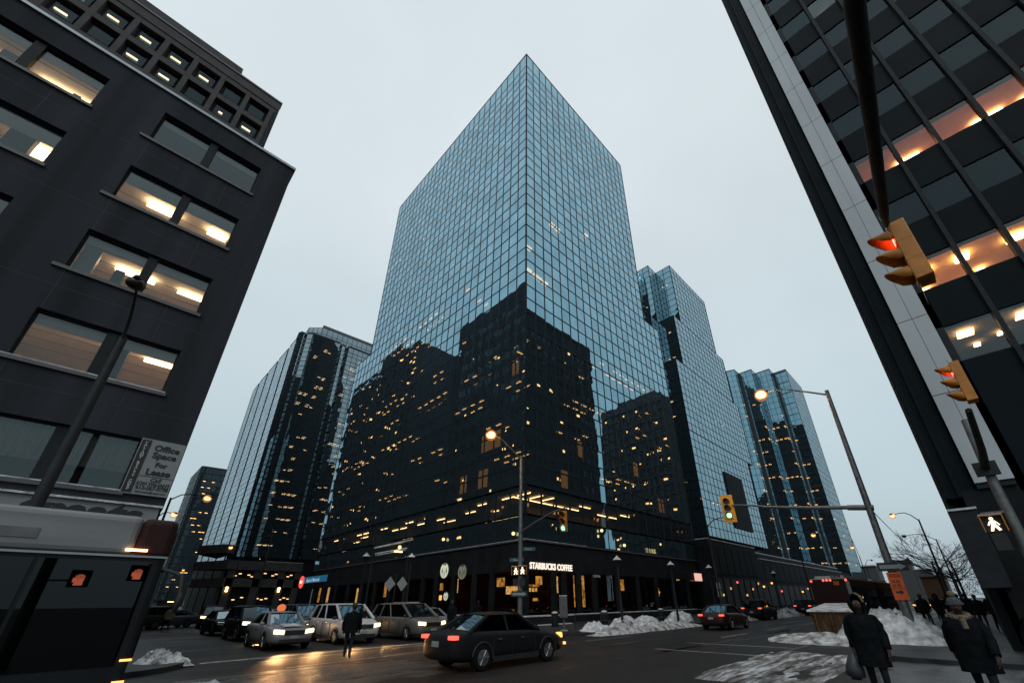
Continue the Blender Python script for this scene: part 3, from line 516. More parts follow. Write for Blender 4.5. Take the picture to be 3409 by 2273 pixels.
lamps(rb,[((xr+2.2,-4.2,1.0),(xr+2.3,-3.2,1.15),'amber'),((xr+2.2,-4.3,1.5),(xr+2.3,-3.,1.62),'amber'),((xr+2.5,-5,2.4),(xr+2.6,-3,3.2),'warm'),((xr+1.5,-3.4,3.3),(xr+1.6,-2.5,3.4),'warm'),((xr+1.2,-6.5,3.),(xr+1.3,-5.4,3.15),'warm2')],'warm',RO,9,'lit_display')
for y in (-2.6,-3.7,-5.3,-7.): MB().box((xr-.1,y-.06,0),(xr+.25,y+.06,4.6)).build('shopfront_post','steel',rb,RO)
# ---- grid-fronted block beyond (mirrored, and its edge beside the black building)
gb=thing('grid_front_block','dark grid-fronted block peeping out past the black building','building',(122,-27,0)); GO=(122,-27,0)
m=MB().box((122.4,-27,0),(150,-.53,67)).box((126,-22,67),(146,-5,71))
for k in range(20): m.box((122,-27.2,2+k*3.3),(122.4,-.5,2.7+k*3.3))
for i in range(12): m.box((121.9,-27.2+i*2.4,0),(122.4,-26.6+i*2.4,66.5))
m.box((121.8,-27.4,64.5),(122.5,-.4,67.3)); m.build('wall','waffle',gb,GO)
el=[]
for k in range(19):
    for i in range(11):
        if rn.random()<.22: el.append(((122.32,-26.4+i*2.4,3.6+k*3.3),(122.37,-26.4+i*2.4+rn.choice((.5,.9,1.6)),4.2+k*3.3)))
lamps(gb,el,'winlamp2',GO,40,'window_lamp')
# ---- unseen tower added behind the sawtooth block to darken the far tower's mirror faces
rt=thing('added_rear_tower','added dark tower hidden behind the sawtooth block, darkening the reflections in the far tower','tower',(106,64,0)); TO2=(106,64,0)
MB().box((114,39,0),(126,62,94)).box((106,62,0),(126,112,119)).box((108,66,119),(120,100,124)).build('wall','rbwall',rt,TO2); m=MB()  # walls of the added unseen tower
for k in range(32): m.box((126,39 if k<25 else 62,3+k*3.6),(126.3,112,4.2+k*3.6))
m.build('added_storey_bands','precast',rt,TO2); lamps(rt,[((126.02,66+3*i,5.0+3.6*k),(126.1,67.4+3*i,5.7+3.6*k)) for k in range(30) for i in range(15) if rn.random()<.12],'winlamp2',TO2,30,'window_lamp')  # bands and window lamps of the added unseen tower
# ---- sawtooth glass block past the tower (east)
def teeth(root,polys,pw,rowh,mats,edges_l,off,seed):
    for poly,z0,z1,ed in polys:
        k=round((z1-z0)/rowh); zs=[z1-(z1-z0)*i/k for i in range(k+1)]
        skin(root,poly,zs,pw,mats,edges=ed,off=off,seed=seed,mw=.13,mh=.12,jit=.008); seed+=1
        guts(root,poly,[z1-.6-(z1-z0-3)*i/max(1,k//2) for i in range(k//2+1)],off,.4,5.)
et=thing('stepped_glass_block','blue glass block with sawtooth stepped corners right of the tall tower','tower',(84,32,0)); EO=(84,32,0)
FAR=('far',)
A=[(84.15,32),(105.2,32),(105.2,60),(76,60),(76,39.4),(80.1,39.4),(80.1,36.1),(84.15,36.1)]
B=[(80.6,32.03),(109.6,32.03),(109.6,60),(72.7,60),(72.7,37.8),(76.8,37.8),(76.8,36.1),(80.6,36.1)]
Cc=[(77.2,32.06),(113,32.06),(113,60),(70,60),(70,36),(77.2,36)]
Dd=[(77.2,32.09),(109.6,32.09),(109.6,60),(70,60),(70,36),(77.2,36)]
teeth(et,[(A,63.7,82,range(8)),(B,50.,63.6,range(8)),(Cc,33,49.9,range(6)),(Dd,12.2,32.9,range(6))],1.9,1.77,FAR,None,EO,31)
MB().box((91.3,31.9,15.),(101.3,32.02,27.)).build('dark_recess','rbwall',et,EO)
rn=random.Random(8)
ll=rowlights(rn,(77.5,32),(109,32),[16+3.54*k for k in range(10)],.09,(.5,),.6,.3,1.9,.12,.35)+rowlights(rn,(70.3,36),(77,36),[16+3.54*k for k in range(9)],.3,(.5,),.7,.3,1.6,.12,.4)+rowlights(rn,(77.2,36),(77.2,32.2),[16+3.54*k for k in range(9)],.4,(.5,),.7,.3,1.3,.12,.4)
ll+=rowlights(rn,(80.1,39.4),(80.1,36.2),[66.5+3.54*k for k in range(4)],.4,(.4,),.5,.3,1.2,.12,.4)+rowlights(rn,(84.15,36.1),(84.15,32.1),[66.5+3.54*k for k in range(4)],.4,(.4,),.5,.3,1.2,.12,.4)+rowlights(rn,(80.6,36.1),(80.6,32.1),[53+3.54*k for k in range(3)],.5,(.4,),.5,.3,1.2,.12,.4)
lamps(et,ll,'fixw',EO,95)
# ---- further sawtooth tower
ft=thing('far_sawtooth_tower','dark sawtooth glass tower with rows of lit dots behind the street lamp','tower',(196.9,32,0)); FO=(196.9,32,0)
A=[(196.9,32),(222,32),(222,70),(179.2,70),(179.2,52),(180.3,48.7),(185.6,48.7),(185.6,43.2),(191,43.2),(191,37.2),(196.9,37.2)]
teeth(ft,[(A,9,96.2,range(11))],2.3,2.75,FAR,None,FO,51)
ll=[]
for a,b in ((5,6),(7,8),(9,10)):
    pass
for (p,q) in (((179.2,70),(179.2,52)),((185.6,48.7),(185.6,43.2)),((191,43.2),(191,37.2)),((196.9,37.2),(196.9,32)),((180.3,48.7),(185.6,48.7)),((185.6,43.2),(191,43.2)),((191,37.2),(196.9,37.2))):
    ll+=rowlights(rn,p,q,[14+5.5*k for k in range(13)],lambda z:.75 if z<64 else .35,(.5,),1.0,.6,1.7,.3,.75)
ll+=rowlights(rn,(197.5,32),(221,32),[14+5.5*k for k in range(4)],.08,(.5,),1.,.6,2.3,.2,.3)
rn.shuffle(ll); lamps(ft,ll,'fix',FO,95)
MB().prism(A,96.21,96.6).build('coping','mullion',ft,FO)
# ---- chamfered tower up the side street
ct=thing('chamfered_glass_tower','grey glass tower with clipped corners and ribbed side up the side street','tower',(20.9,108.8,0)); CO=(20.9,108.8,0)
A=[(20.9,112),(22.2,110.7),(22.2,111.6),(22.7,111.6),(22.7,110.25),(23.8,109.2),(31.1,108.8),(31.1,110.4),(31.8,110.4),(31.8,109.1),(32.8,109.4),(32.8,110.6),(33.5,110.6),(33.6,108.8),(46,108.75),(46,160)]
y=161.
wes=[(21.6,160)]
for k in range(5):
    yb=152.5-k*10.0; wes+=[(21.45,yb),(22.3,yb),(22.3,yb-1.6),(21.4,yb-1.6)]
A=A+wes
k=20; zs=[68.7-(68.7-11)*i/k for i in range(k+1)]
zs2=[]; 
for a,b in zip(zs[:-1],zs[1:]): zs2+=[a,(a*.45+b*.55)]
zs2.append(zs[-1])
n=len(A); skin(ct,A,zs2,1.45,('grey',),edges=range(0,16),off=CO,seed=61,mw=.10,mh=.13,jit=.004,corner=False); skin(ct,A,zs2,1.25,('greyw',),edges=range(16,n),off=CO,seed=62,mw=.07,mh=.12,jit=.002,corner=False,proud=.012); MB().prism(scaled(A,.4),0,11).build('base','darkstone',ct,CO)  # west bays: brighter tint puts the mirrored western sky into the glass colour
guts(ct,A,[z+.1 for z in zs],CO,.3,6.)
ll=[]
for (p,q) in (((20.9,112),(22.2,110.7)),((22.7,110.25),(23.8,109.2)),((23.8,109.2),(31.1,108.8)),((33.6,108.8),(46,108.75))):
    ll+=rowlights(rn,p,q,[z for z in zs[1:]],lambda z:.5 if z<60 else .3,(.5,1.6),.75,.2,1.1,.09,.45,.25)
rn.shuffle(ll); lamps(ct,ll,'fixw',CO,98)
PH=[(23.7,118),(23.5,114.2),(26.3,111.5),(45,110.8),(45,150),(24,150)]; skin(ct,PH,[73.3,71.4,68.75],1.45,('grey',),edges=[0,1,2,5],off=CO,seed=66,mw=.1,mh=.12,jit=.003); MB().prism(scaled(PH,.4),68.7,73.2).build('penthouse','rbwall',ct,CO)
MB().prism([(26.3,111.4),(45,110.7),(45,111),(26.3,111.7)],73.3,74.2).build('roof_railing','sill',ct,CO)
m=MB().prism([(15.2,115),(19.4,106),(33.5,106),(33.5,112),(20,112.5)],8.2,9.9).prism([(17,120),(15.2,116),(19.0,109),(20.9,111),(20.5,125)],11.5,13.2).prism([(15.6,115),(19.6,106.3),(33.4,106.3),(33.4,112),(20,112.5)],5.0,6.6)
for x in (20.5,25.2,29.8,33.): m.box((x-.6,106.3,0),(x+.6,107,8.2))
m.build('stone_podium','concrete',ct,CO); MB().box((19.6,107.2,0),(33.2,110,8.2)).build('podium_glass','darkstone',ct,CO)
MB().box((26,105.95,9.9),(33.4,106.4,10.0)).build('snow_line','snow',ct,CO)
ll=[((x,107.05,z),(x+.5,107.15,z+.3)) for x,z in [(21.2,7),(22,7.4),(23.6,7.2),(24.2,6.9),(26.5,7.6),(28.,7.2),(28.6,7.5),(31.,7.1),(31.6,7.4),(22.,2.6),(23.4,3.),(26.2,2.8),(27.,2.6),(27.8,2.8),(30.5,2.6),(31.2,2.9),(32.,2.7)]]
lamps(ct,[(a,(b[0],b[1],b[2]-.12)) for a,b in ll],emi('podium_window_lamp',(1,.6,.25),1.6),CO,40,'window_lamp')
for x in (20.5,29.8): MB().box((x-.18,106.0,4.1),(x+.18,106.3,5.)).build('wall_lamp_or_reflection','wall_lit',ct,CO)
# ---- dark tower at the far end of the side street
dt=thing('far_dark_tower','dark narrow tower with stepped edge at the far end of the side street','tower',(26.3,258.7,0)); DO=(26.3,258.7,0)
A=[(24.4,259.4),(25.2,259.0),(25.2,258.8),(26.3,258.6),(38,257.6),(38,290),(24.4,290)]
zs=[64.1-3.*i for i in range(21)]; skin(dt,A,zs,1.6,('dimmirror',),edges=[0,1,2,3,6],off=DO,seed=71,mw=.2,mh=.5,jit=.01); guts(dt,A,[z+.1 for z in zs],DO,.3,4)
ll=rowlights(rn,(26.5,258.6),(36,257.8),[z for z in zs[2:]],.4,(.4,),1.1,.4,1.2,.22,.4,.7)
lamps(dt,ll,'fix',DO,60); MB().box((25.9,258.0,40),(26.2,258.5,64.3)).build('corner_pier','mullion',dt,DO)
# ---- low podium wings along the street
p1=thing('low_podium','low dark podium wing joining the towers with a snowy roof edge','building',(64,27,0)); PO=(64,27,0)
MB().box((64.,27,0),(84,31.9,10.)).build('wall','darkstone',p1,PO)
for i in range(7): MB().box((64.6+2.75*i,26.9,.6),(66.6+2.75*i,26.98,4.6)).build('shop_window','busdark',p1,PO); MB().box((64.3+2.75*i,26.9,5.2),(66.8+2.75*i,26.97,9.2)).build('panel','rbwall',p1,PO)
MB().box((63.9,26.9,10.),(84.1,31.9,10.15)).build('roof_snow','snow',p1,PO)
p2=thing('glazed_podium','long dark podium with two snow-lined roof edges below the far tower','building',(88,29,0)); PO=(88,29,0)
MB().prism([(84.2,29),(176,29),(176,60),(114,60),(113.2,31.95),(84.2,31.95)],0,8.8).build('wall','darkstone',p2,PO); MB().box((100,32,8.8),(176,58,10.6)).build('upper_storey','rbwall',p2,PO)
for i in range(22): MB().box((85.+4.1*i,28.9,.6),(88.4+4.1*i,28.98,4.2)).build('shop_window','busdark',p2,PO); MB().box((84.8+4.1*i,28.9,5.0),(88.6+4.1*i,28.97,8.2)).build('panel','rbwall',p2,PO)
MB().box((92,28.9,8.8),(164,29.5,8.95)).box((99.8,31.9,10.6),(176,33,10.8)).build('roof_snow','snow',p2,PO)
pl=[((70+5*i,28.7,3.+(i%3)*.7),(70.4+5*i,28.9,3.3+(i%3)*.7),rn.choice(['amber','tail','warm2'])) for i in range(4,20) if rn.random()<.7]; lamps(p2,pl,'amber',PO,20,'shop_lamp')
pl=[((66+3.1*i,26.8,2.2+(i%3)*.9),(66.3+3.1*i,26.95,2.5+(i%3)*.9),rn.choice(['tail','warm2','warm2'])) for i in range(6)]; lamps(p1,pl,'amber',(64,27,0),20,'shop_lamp')
# ---- far low buildings at the end of the street
h=thing('far_gabled_building','distant grey gabled building beyond the bus at the street end','building',(300,21,0)); HO=(300,21,0)
MB().box((300,21.5,0),(312,30,19.5)).box((312,38,0),(330,48,18)).prism([(300,15),(312,15),(312,21.4),(300,21.4)],0,14.5).add([(300,21.5,19.5),(300,23.6,19.5),(300,21.6,21)],[(0,1,2)]).build('wall','house',h,HO)
MB().box((311,38,18),(331,48.5,18.6)).prism([(299.8,14.8),(312,14.8),(312,21.4),(299.8,21.4)],14.5,14.9).build('roof_snow','snow',h,HO)
h=thing('far_brown_building','low brown building at the end of the street','building',(190,3,0)); MB().box((190,7,0),(210,12.7,7.6)).build('wall','rust',h,(190,3,0)); MB().box((189.5,6.8,7.6),(210,13,8.1)).build('roof','roofc',h,(190,3,0))
# ---------------------------------------------------------------- ground
def ground_mat():
    m,nt,out=nmat('wet_asphalt'); p=nt.nodes.new('ShaderNodeBsdfPrincipled'); tc=nt.nodes.new('ShaderNodeTexCoord')
    def noi(s,d,stretch=None,rot=0):
        n=nt.nodes.new('ShaderNodeTexNoise'); n.inputs['Scale'].default_value=s; n.inputs['Detail'].default_value=d; n.inputs['Roughness'].default_value=.65
        mp=nt.nodes.new('ShaderNodeMapping'); mp.inputs['Scale'].default_value=stretch or (1,1,1); mp.inputs['Rotation'].default_value=(0,0,rot); nt.links.new(tc.outputs['Object'],mp.inputs[0]); nt.links.new(mp.outputs[0],n.inputs['Vector']); return n
    a=noi(.35,6,(.35,1,1)); b=noi(3.,8); r=nt.nodes.new('ShaderNodeValToRGB'); r.color_ramp.elements[0].position=.35; r.color_ramp.elements[1].position=.7
    r.color_ramp.elements[0].color=(.011,.0105,.0105,1); r.color_ramp.elements[1].color=(.030,.0265,.025,1)
    ma=nt.nodes.new('ShaderNodeMath'); ma.operation='MULTIPLY_ADD'; ma.inputs[1].default_value=.35; nt.links.new(b.outputs[0],ma.inputs[0]); 
    mb=nt.nodes.new('ShaderNodeMath'); mb.operation='MULTIPLY'; mb.inputs[1].default_value=.65; nt.links.new(a.outputs[0],mb.inputs[0]); nt.links.new(mb.outputs[0],ma.inputs[2])
    nt.links.new(ma.outputs[0],r.inputs[0]); nt.links.new(r.outputs[0],p.inputs['Base Color'])
    rr=nt.nodes.new('ShaderNodeMapRange'); rr.inputs[1].default_value=.35; rr.inputs[2].default_value=.65; rr.inputs[3].default_value=.42; rr.inputs[4].default_value=.72
    nt.links.new(a.outputs[0],rr.inputs[0]); nt.links.new(rr.outputs[0],p.inputs['Roughness'])
    bm=nt.nodes.new('ShaderNodeBump'); bm.inputs['Strength'].default_value=.5; bm.inputs['Distance'].default_value=.03; n2=noi(9,8); nt.links.new(n2.outputs[0],bm.inputs['Height']); nt.links.new(bm.outputs[0],p.inputs['Normal'])
    p.inputs['Specular IOR Level'].default_value=.16
    nt.links.new(p.outputs[0],out.inputs[0]); return m
def slush_mat():
    """tyre-tracked slush: snow over asphalt with a hole pattern stretched along the ruts"""
    m,nt,out=nmat('slush'); p=nt.nodes.new('ShaderNodeBsdfPrincipled'); tc=nt.nodes.new('ShaderNodeTexCoord')
    mp=nt.nodes.new('ShaderNodeMapping'); mp.inputs['Scale'].default_value=(.35,2.6,1); n=nt.nodes.new('ShaderNodeTexNoise'); n.inputs['Scale'].default_value=1.6; n.inputs['Detail'].default_value=9; n.inputs['Roughness'].default_value=.68
    nt.links.new(tc.outputs['Object'],mp.inputs[0]); nt.links.new(mp.outputs[0],n.inputs['Vector'])
    r=nt.nodes.new('ShaderNodeValToRGB'); e=r.color_ramp.elements; e[0].position=.42; e[0].color=(.035,.032,.03,1); e[1].position=.60; e[1].color=(.50,.53,.56,1); q=e.new(.50); q.color=(.16,.16,.16,1)
    nt.links.new(n.outputs[0],r.inputs[0]); nt.links.new(r.outputs[0],p.inputs['Base Color']); p.inputs['Roughness'].default_value=.7
    b=nt.nodes.new('ShaderNodeBump'); b.inputs['Strength'].default_value=.6; b.inputs['Distance'].default_value=.05; nt.links.new(n.outputs[0],b.inputs['Height']); nt.links.new(b.outputs[0],p.inputs['Normal'])
    nt.links.new(p.outputs[0],out.inputs[0]); return m
M['asphalt']=ground_mat(); M['slush']=slush_mat(); M['mark']=mat('worn_road_paint',(.05,.045,.04),.6,var=.1,scale=4,c2=(.40,.38,.35))
tag(MB().quad((-900,-900,0),(1500,-900,0),(1500,1500,0),(-900,1500,0)).build('ground','asphalt'),None,None,kind='structure')
def slab(poly,name='sidewalk'):
    o=MB().prism(poly,-.1,.14).build(name,'sidewalk'); tag(o,None,None,kind='structure'); return o
def rc(x,y,q,r=2.5):  # rounded kerb corner
    c={'ne':(x-r,y-r,0),'nw':(x+r,y-r,90),'sw':(x+r,y+r,180),'se':(x-r,y+r,270)}[q]
    return [(c[0]+r*math.cos(R(c[2]+a)),c[1]+r*math.sin(R(c[2]+a))) for a in range(0,91,15)]
slab([(-60,17),*rc(3.2,17,'se'),(3.2,100),(-60,100)]); slab([*rc(19.0,16.6,'sw'),(230,16.6),(230,100),(19.0,100)][0:7]+[(230,16.6),(230,90),(19.0,90)])
slab([(-60,-40),(4.,-40),*rc(4.0,3.6,'ne'),(-60,3.6)]); slab([(18.,-40),(260,-40),(260,3.9),*rc(18.,3.9,'nw')])
slab([(18.6,104),(180,104),(180,170),(18.6,170)])
# markings
m=MB()
for (a,b,wd) in [((3.6,19.4),(12.6,20.0),.35),((5.,18.2),(12.4,19.1),.13),((5.2,15.9),(12.4,16.9),.13),((17.0,10.1),(17.15,5.6),.16),((20.2,10.3),(20.4,5.9),.16)]:
    d=(Vector(b)-Vector(a)).normalized(); nn=Vector((-d.y,d.x))*wd/2; A=Vector(a);B=Vector(b)
    m.quad((A.x+nn.x,A.y+nn.y,.005),(A.x-nn.x,A.y-nn.y,.005),(B.x-nn.x,B.y-nn.y,.005),(B.x+nn.x,B.y+nn.y,.005))
for i in range(12): m.box((24+i*7,10.2,.001),(27.5+i*7,10.34,.005)); m.box((8.7,34+i*7,.001),(8.85,37+i*7,.005))
for i in range(12): m.box((11.9,34+i*7,.001),(12.05,37+i*7,.005))
tag(m.build('road_markings','mark'),None,None,kind='structure')
for x,y in ((24.5,11.2),(9.6,13.6)): tag(MB().disc((x,y,.006),(0,0,1),.36,20).build('manhole_cover','black'),'dark round manhole cover in the road '+('ahead of the red sedan' if x>20 else 'before the minivans'),'manhole cover')
# ---------------------------------------------------------------- snow
def heap(name,label,cat,cx,cy,rx,ry,h,seed,mk='snow',rz=0.,rough=.45,n=64,z0=.1,flat=1.0,group=None,kind=None):
    vs=[];fs=[]
    for i in range(n+1):
        for j in range(n+1):
            u,v=i/n*2-1,j/n*2-1; d=math.hypot(u,v); a=noise.noise(Vector((u*1.7+seed,v*1.7,seed)))*.5+noise.noise(Vector((u*5+seed,v*5,3)))*.28+noise.noise(Vector((u*13,v*13,seed)))*.20+noise.noise(Vector((u*29,v*29,seed)))*.12
            e=max(0,1-(d*(1+.25*noise.noise(Vector((u*2.2,v*2.2,seed+9)))))**2)
            z=h*(e**(.75*flat))*(1+rough*a*2)-.06 if e>0 else -.06
            vs.append((u*rx,v*ry,z+z0))
    for i in range(n):
        for j in range(n): q=i*(n+1)+j; fs.append((q,q+n+1,q+n+2,q+1))
    b=MB(); b.add(vs,fs,0,True); o=b.build(name,mk,loc=(cx,cy,0)); o.rotation_euler=(0,0,rz)
    return tag(o,label,cat,group,kind)
heap('snow_pile','big grey-white snow pile around the signal pole beside the dumpster','snow pile',24.6,3.3,2.3,2.2,1.28,3.1,'snow',rough=.38,n=90,z0=.0)
heap('snow_pile','low snow heap spilling in front of the rusty dumpster','snow pile',23.5,5.3,1.2,2.6,.42,5.2,'dirtysnow',rough=.5,z0=.0)
heap('snow_pile','rounded white snow heap nearest the grey utility box','snow pile',22.8,17.3,1.5,.8,.50,7.7,'snow',z0=.12)
heap('snow_pile','brown-crusted snow heap with upright chunks at the kerb','snow pile',24.3,16.3,1.1,.6,.62,8.8,'dirtysnow',rough=.7,z0=.0)
heap('snow_pile','tall pointed white snow heap behind the crusted one','snow pile',26.6,17.8,1.4,.9,.72,9.4,'snow',z0=.12,rough=.2)
heap('snow_pile','smooth cone of snow just left of the red sedan','snow pile',30.3,18.4,1.8,.9,.65,12.1,'snow',z0=.12,rough=.15)
heap('snow_pile','white snow cone partly behind the red sedan','snow pile',35.8,18.6,1.8,.9,.85,14.6,'snow',z0=.12,rough=.2)
heap('snow_pile','snow clump on the corner kerb below the bus','snow pile',2.6,19.6,.75,1.0,.34,16.,'dirtysnow',rough=.8,z0=.1)
heap('snow_pile','thin snow patch on the asphalt ahead of the silver taxi','snow pile',2.75,14.3,.5,.22,.10,17.3,'dirtysnow',rough=.6,z0=.03)
# ploughed bank along the kerb
def bank(label,x0,x1,y,wd,h,seed,mk='dirtysnow'):
    n=int((x1-x0)*5); k=9; vs=[];fs=[]
    for i in range(n+1):
        x=x0+(x1-x0)*i/n; hh=h*(.55+.8*abs(noise.noise(Vector((x*.45,seed,0)))))*min(1,6*i/n,6*(n-i)/n+.05)
        for j in range(k+1):
            v=j/k*2-1; z=hh*max(0,1-v*v)*(1+.7*noise.noise(Vector((x*2.2,v*2,seed))))-.03
            vs.append((x-x0,v*wd*(1+.3*noise.noise(Vector((x*.9,seed,4)))),z))
    for i in range(n):
        for j in range(k): q=i*(k+1)+j; fs.append((q,q+k+1,q+k+2,q+1))
    b=MB(); b.add(vs,fs,0,True); tag(b.build('snow_bank',mk,loc=(x0,y,0)),label,'snow bank')
bank('lumpy snow bank ploughed along the kerb before the shops',20.6,34,16.2,.75,.55,2.2); bank('dirty snow bank along the far kerb beyond the red sedan',35.5,70,16.5,1.1,.85,4.1)
bank('long dirty snow ridge on the south kerb beyond the bus',44,120,4.2,.8,.55,6.1)
# slush sheets with real relief
def sheet(name,x0,x1,y0,y1,seed,mk='slush',amp=.05):
    n,k=90,40; vs=[];fs=[]
    for i in range(n+1):
        for j in range(k+1):
            u,v=i/n,j/k; ed=min(u,1-u,.12)/.12*min(v,1-v,.2)/.2; x=x0+(x1-x0)*u; y=y0+(y1-y0)*v
            z=amp*(.4+.9*noise.noise(Vector((x*.45,y*2.4,seed)))+.35*noise.noise(Vector((x*2,y*6,seed))))*ed-.012*(1-ed)
            vs.append((x,y,z))
    for i in range(n):
        for j in range(k): q=i*(k+1)+j; fs.append((q,q+k+1,q+k+2,q+1))
    b=MB(); b.add(vs,fs,0,True); tag(b.build(name,mk),None,None,kind='stuff')
sheet('slush',11.2,19.5,3.1,6.4,3.3,amp=.075); sheet('trodden_snow',8.,20,-2.,2.8,5.5,mat('trodden_slush',(.012,.013,.014),.45,var=.5,scale=1.2,c2=(.065,.068,.072),bump=.7,bscale=6,stretch=(.5,1.5,1)),.05)
def streaks():
    rn=random.Random(12); m=MB()
    for i in range(26):
        x=rn.uniform(9,60); y=rn.choice([5.6,7.2,9.,10.8,12.4,14.2])+rn.uniform(-.35,.35); L=rn.uniform(4,12); w_=rn.uniform(.12,.32); n=14; v=[]
        for k in range(n+1):
            t=k/n; e=w_*math.sin(math.pi*t)**.5*(.7+.5*abs(noise.noise(Vector((x+t*9,y,3))))); yy=y+.12*noise.noise(Vector((x*.3+t*2,y,1))); v+=[(x+L*t,yy-e,.0035),(x+L*t,yy+e,.0035)]
        m.add(v,[(2*k,2*k+2,2*k+3,2*k+1) for k in range(n)])
    tag(m.build('tyre_streaks',mat('wet_streak',(.018,.017,.017),.32,var=.5,scale=3,c2=(.045,.041,.038),spec=.3)),None,None,kind='stuff')
streaks()
sheet('street_slush',.8,9.,11.,16.,8.8,mat('brown_slush',(.022,.019,.017),.5,var=.5,scale=1.4,c2=(.075,.068,.06),bump=.8,bscale=7,stretch=(.6,1.6,1)),.045)
# ---------------------------------------------------------------- planter wall and rail in front of the tower
pwl=thing('planter_wall','low dark granite planter wall with a snow-covered top before the coffee shop','wall',(23.4,24.6,0)); o_=(23.4,24.6,0)
MB().box((23.4,24.4,0),(52,25.2,.72)).box((23.4,25.2,0),(24.2,52,.72)).build('wall','darkstone',pwl,o_)
m=MB(); rn=random.Random(4); x=23.5
while x<52: L=rn.uniform(2.5,6); m.box((x,24.42,.72),(min(52,x+L),25.15,.80)); x+=L+rn.uniform(.1,.5)
m.box((23.43,25.2,.72),(24.15,50,.79)); m.build('snow_on_wall','snow',pwl,o_)
MB().box((23.4,24.0,.14),(28.5,24.38,.2)).build('step_snow','snow',pwl,o_)
rl_=thing('street_railing','thin dark railing with a frosted top rail behind the snow heaps','railing',(23.5,19.6,0)); o_=(23.5,19.6,0)
MB().tube([(23.5,19.6,.95),(60,19.6,.95)],.022,6).tube([(23.5,19.6,.5),(60,19.6,.5)],.015,6).build('rail','steel',rl_,o_)
for i in range(14): MB().tube([(23.5+2.8*i,19.6,.1),(23.5+2.8*i,19.6,1.0)],.03,6).build('post','darksteel',rl_,o_)
# bins and bollards at the kerb
bl=[('dark cylindrical bollard with a snow cap beside the planter corner',24.6,22.4),('dark bollard with a small snow cap behind the crusted snow heap',28.4,20.8),('dark bollard with a snow cap near the red sedan',37.5,21.2)]
for lb,x,y in bl:
    t=thing('bollard',lb,'bollard',(x,y,0),group='snow-capped bollards'); MB().tube([(0,0,.1),(0,0,.95),(0,0,1.0)],[.26,.26,.2],14).build('body','darkstone',t); MB().ball((0,0,1.0),.24,12,6,sc_=(1,1,.45)).build('snow_cap','snow',t)
# ---------------------------------------------------------------- street furniture
def luminaire(mb_parent,tip,d,lit,big=False,off=(0,0,0)):
    """cobra-head lamp: housing and a lens slung under it, pointing along d"""
    d=Vector(d).normalized(); tip=Vector(tip); s=1.0
    b=MB().tube([tip-d*.25,tip-d*.05,tip+d*.25,tip+d*.5],[.05,.11,.15,.05],12); b.build('lamp_head','darksteel',mb_parent,off)
    ln=MB().ball(tip+d*.17-Vector((0,0,.10)),.27 if big else .22,14,8,sc_=(1.1,1.1,.8)).build('lamp_lens',('sodiumx' if big else 'sodium') if lit else 'lensoff',mb_parent,off)
    if lit: MB().ball(tip+d*.17-Vector((0,0,.12)),.36 if big else .31,18,12).build('halo_shell','lamp_halo',mb_parent,off)  # shell added for the halo around a lit lens
def street_lamp(label,base,top,arm,lit=True,r=.09,big=False,group='cobra-head street lamps',extra=None):
    base=Vector(base); t=thing('street_lamp',label,'street lamp',base,group=group)
    MB().tube([base,(top[0],top[1],top[2])],[r*1.35,r*.8],12).build('pole','steel' if big else 'darksteel',t,base)
    a=Vector(top); e=Vector(arm); mid=a.lerp(e,.5)+Vector((0,0,.18*(e-a).length*.6))
    MB().tube([a-Vector((0,0,.15)),a.lerp(mid,.55)+Vector((0,0,.08)),mid,mid.lerp(e,.5)+Vector((0,0,.04)),e],[.05,.045,.04,.035,.03],8).build('arm','darksteel',t,base)
    luminaire(t,arm,(e-a)*Vector((1,1,0)),lit,big,base); return t
def signal_head(parent,c,yaw,lit,back=True,off=(0,0,0),name='signal_head',s=1.,mk='yellow'):
    mx=Matrix.Translation(Vector(c)-Vector(off))@Matrix.Rotation(yaw,4,'Z')@Matrix.Scale(s,4)
    b=MB().box((-.20,-.17,-.56),(0,.17,.56)); 
    for z in (-.19,.19): b.box((-.203,-.173,z-.012),(.012,.173,z+.012))
    h=b.xf(mx).build(name,mk,parent); bevel(h,.02)
    if back: MB().box((-.08,-.32,-.74),(-.055,.32,.74)).xf(mx).build('backboard','yellowb',h)
    for i,z in enumerate((.37,0,-.37)):
        on=(lit=='red' and i==0) or (lit=='green' and i==2)
        MB().disc((.015,0,z),(1,0,0),.135,20).xf(mx).build('lens',lit if on else 'lensoff',h)
        vs=[];n=12
        for k in range(n+1):
            a=R(-35+250*k/n); ln=.30-.10*max(0,-math.sin(a))*1.5-(.12 if k in(0,n) else 0)
            for rr in (.15,.162): vs+=[(0,rr*math.cos(a),z+rr*math.sin(a)),(ln*(.55+.45*max(0,math.sin(a))),rr*math.cos(a),z+rr*math.sin(a))]
        v=MB(); v.add(vs,[f for k in range(n) for f in ((4*k,4*k+4,4*k+5,4*k+1),(4*k+2,4*k+3,4*k+7,4*k+6),(4*k+1,4*k+5,4*k+7,4*k+3))],0,True); v.xf(mx).build('visor',mk if not back else 'black',h)
    return h
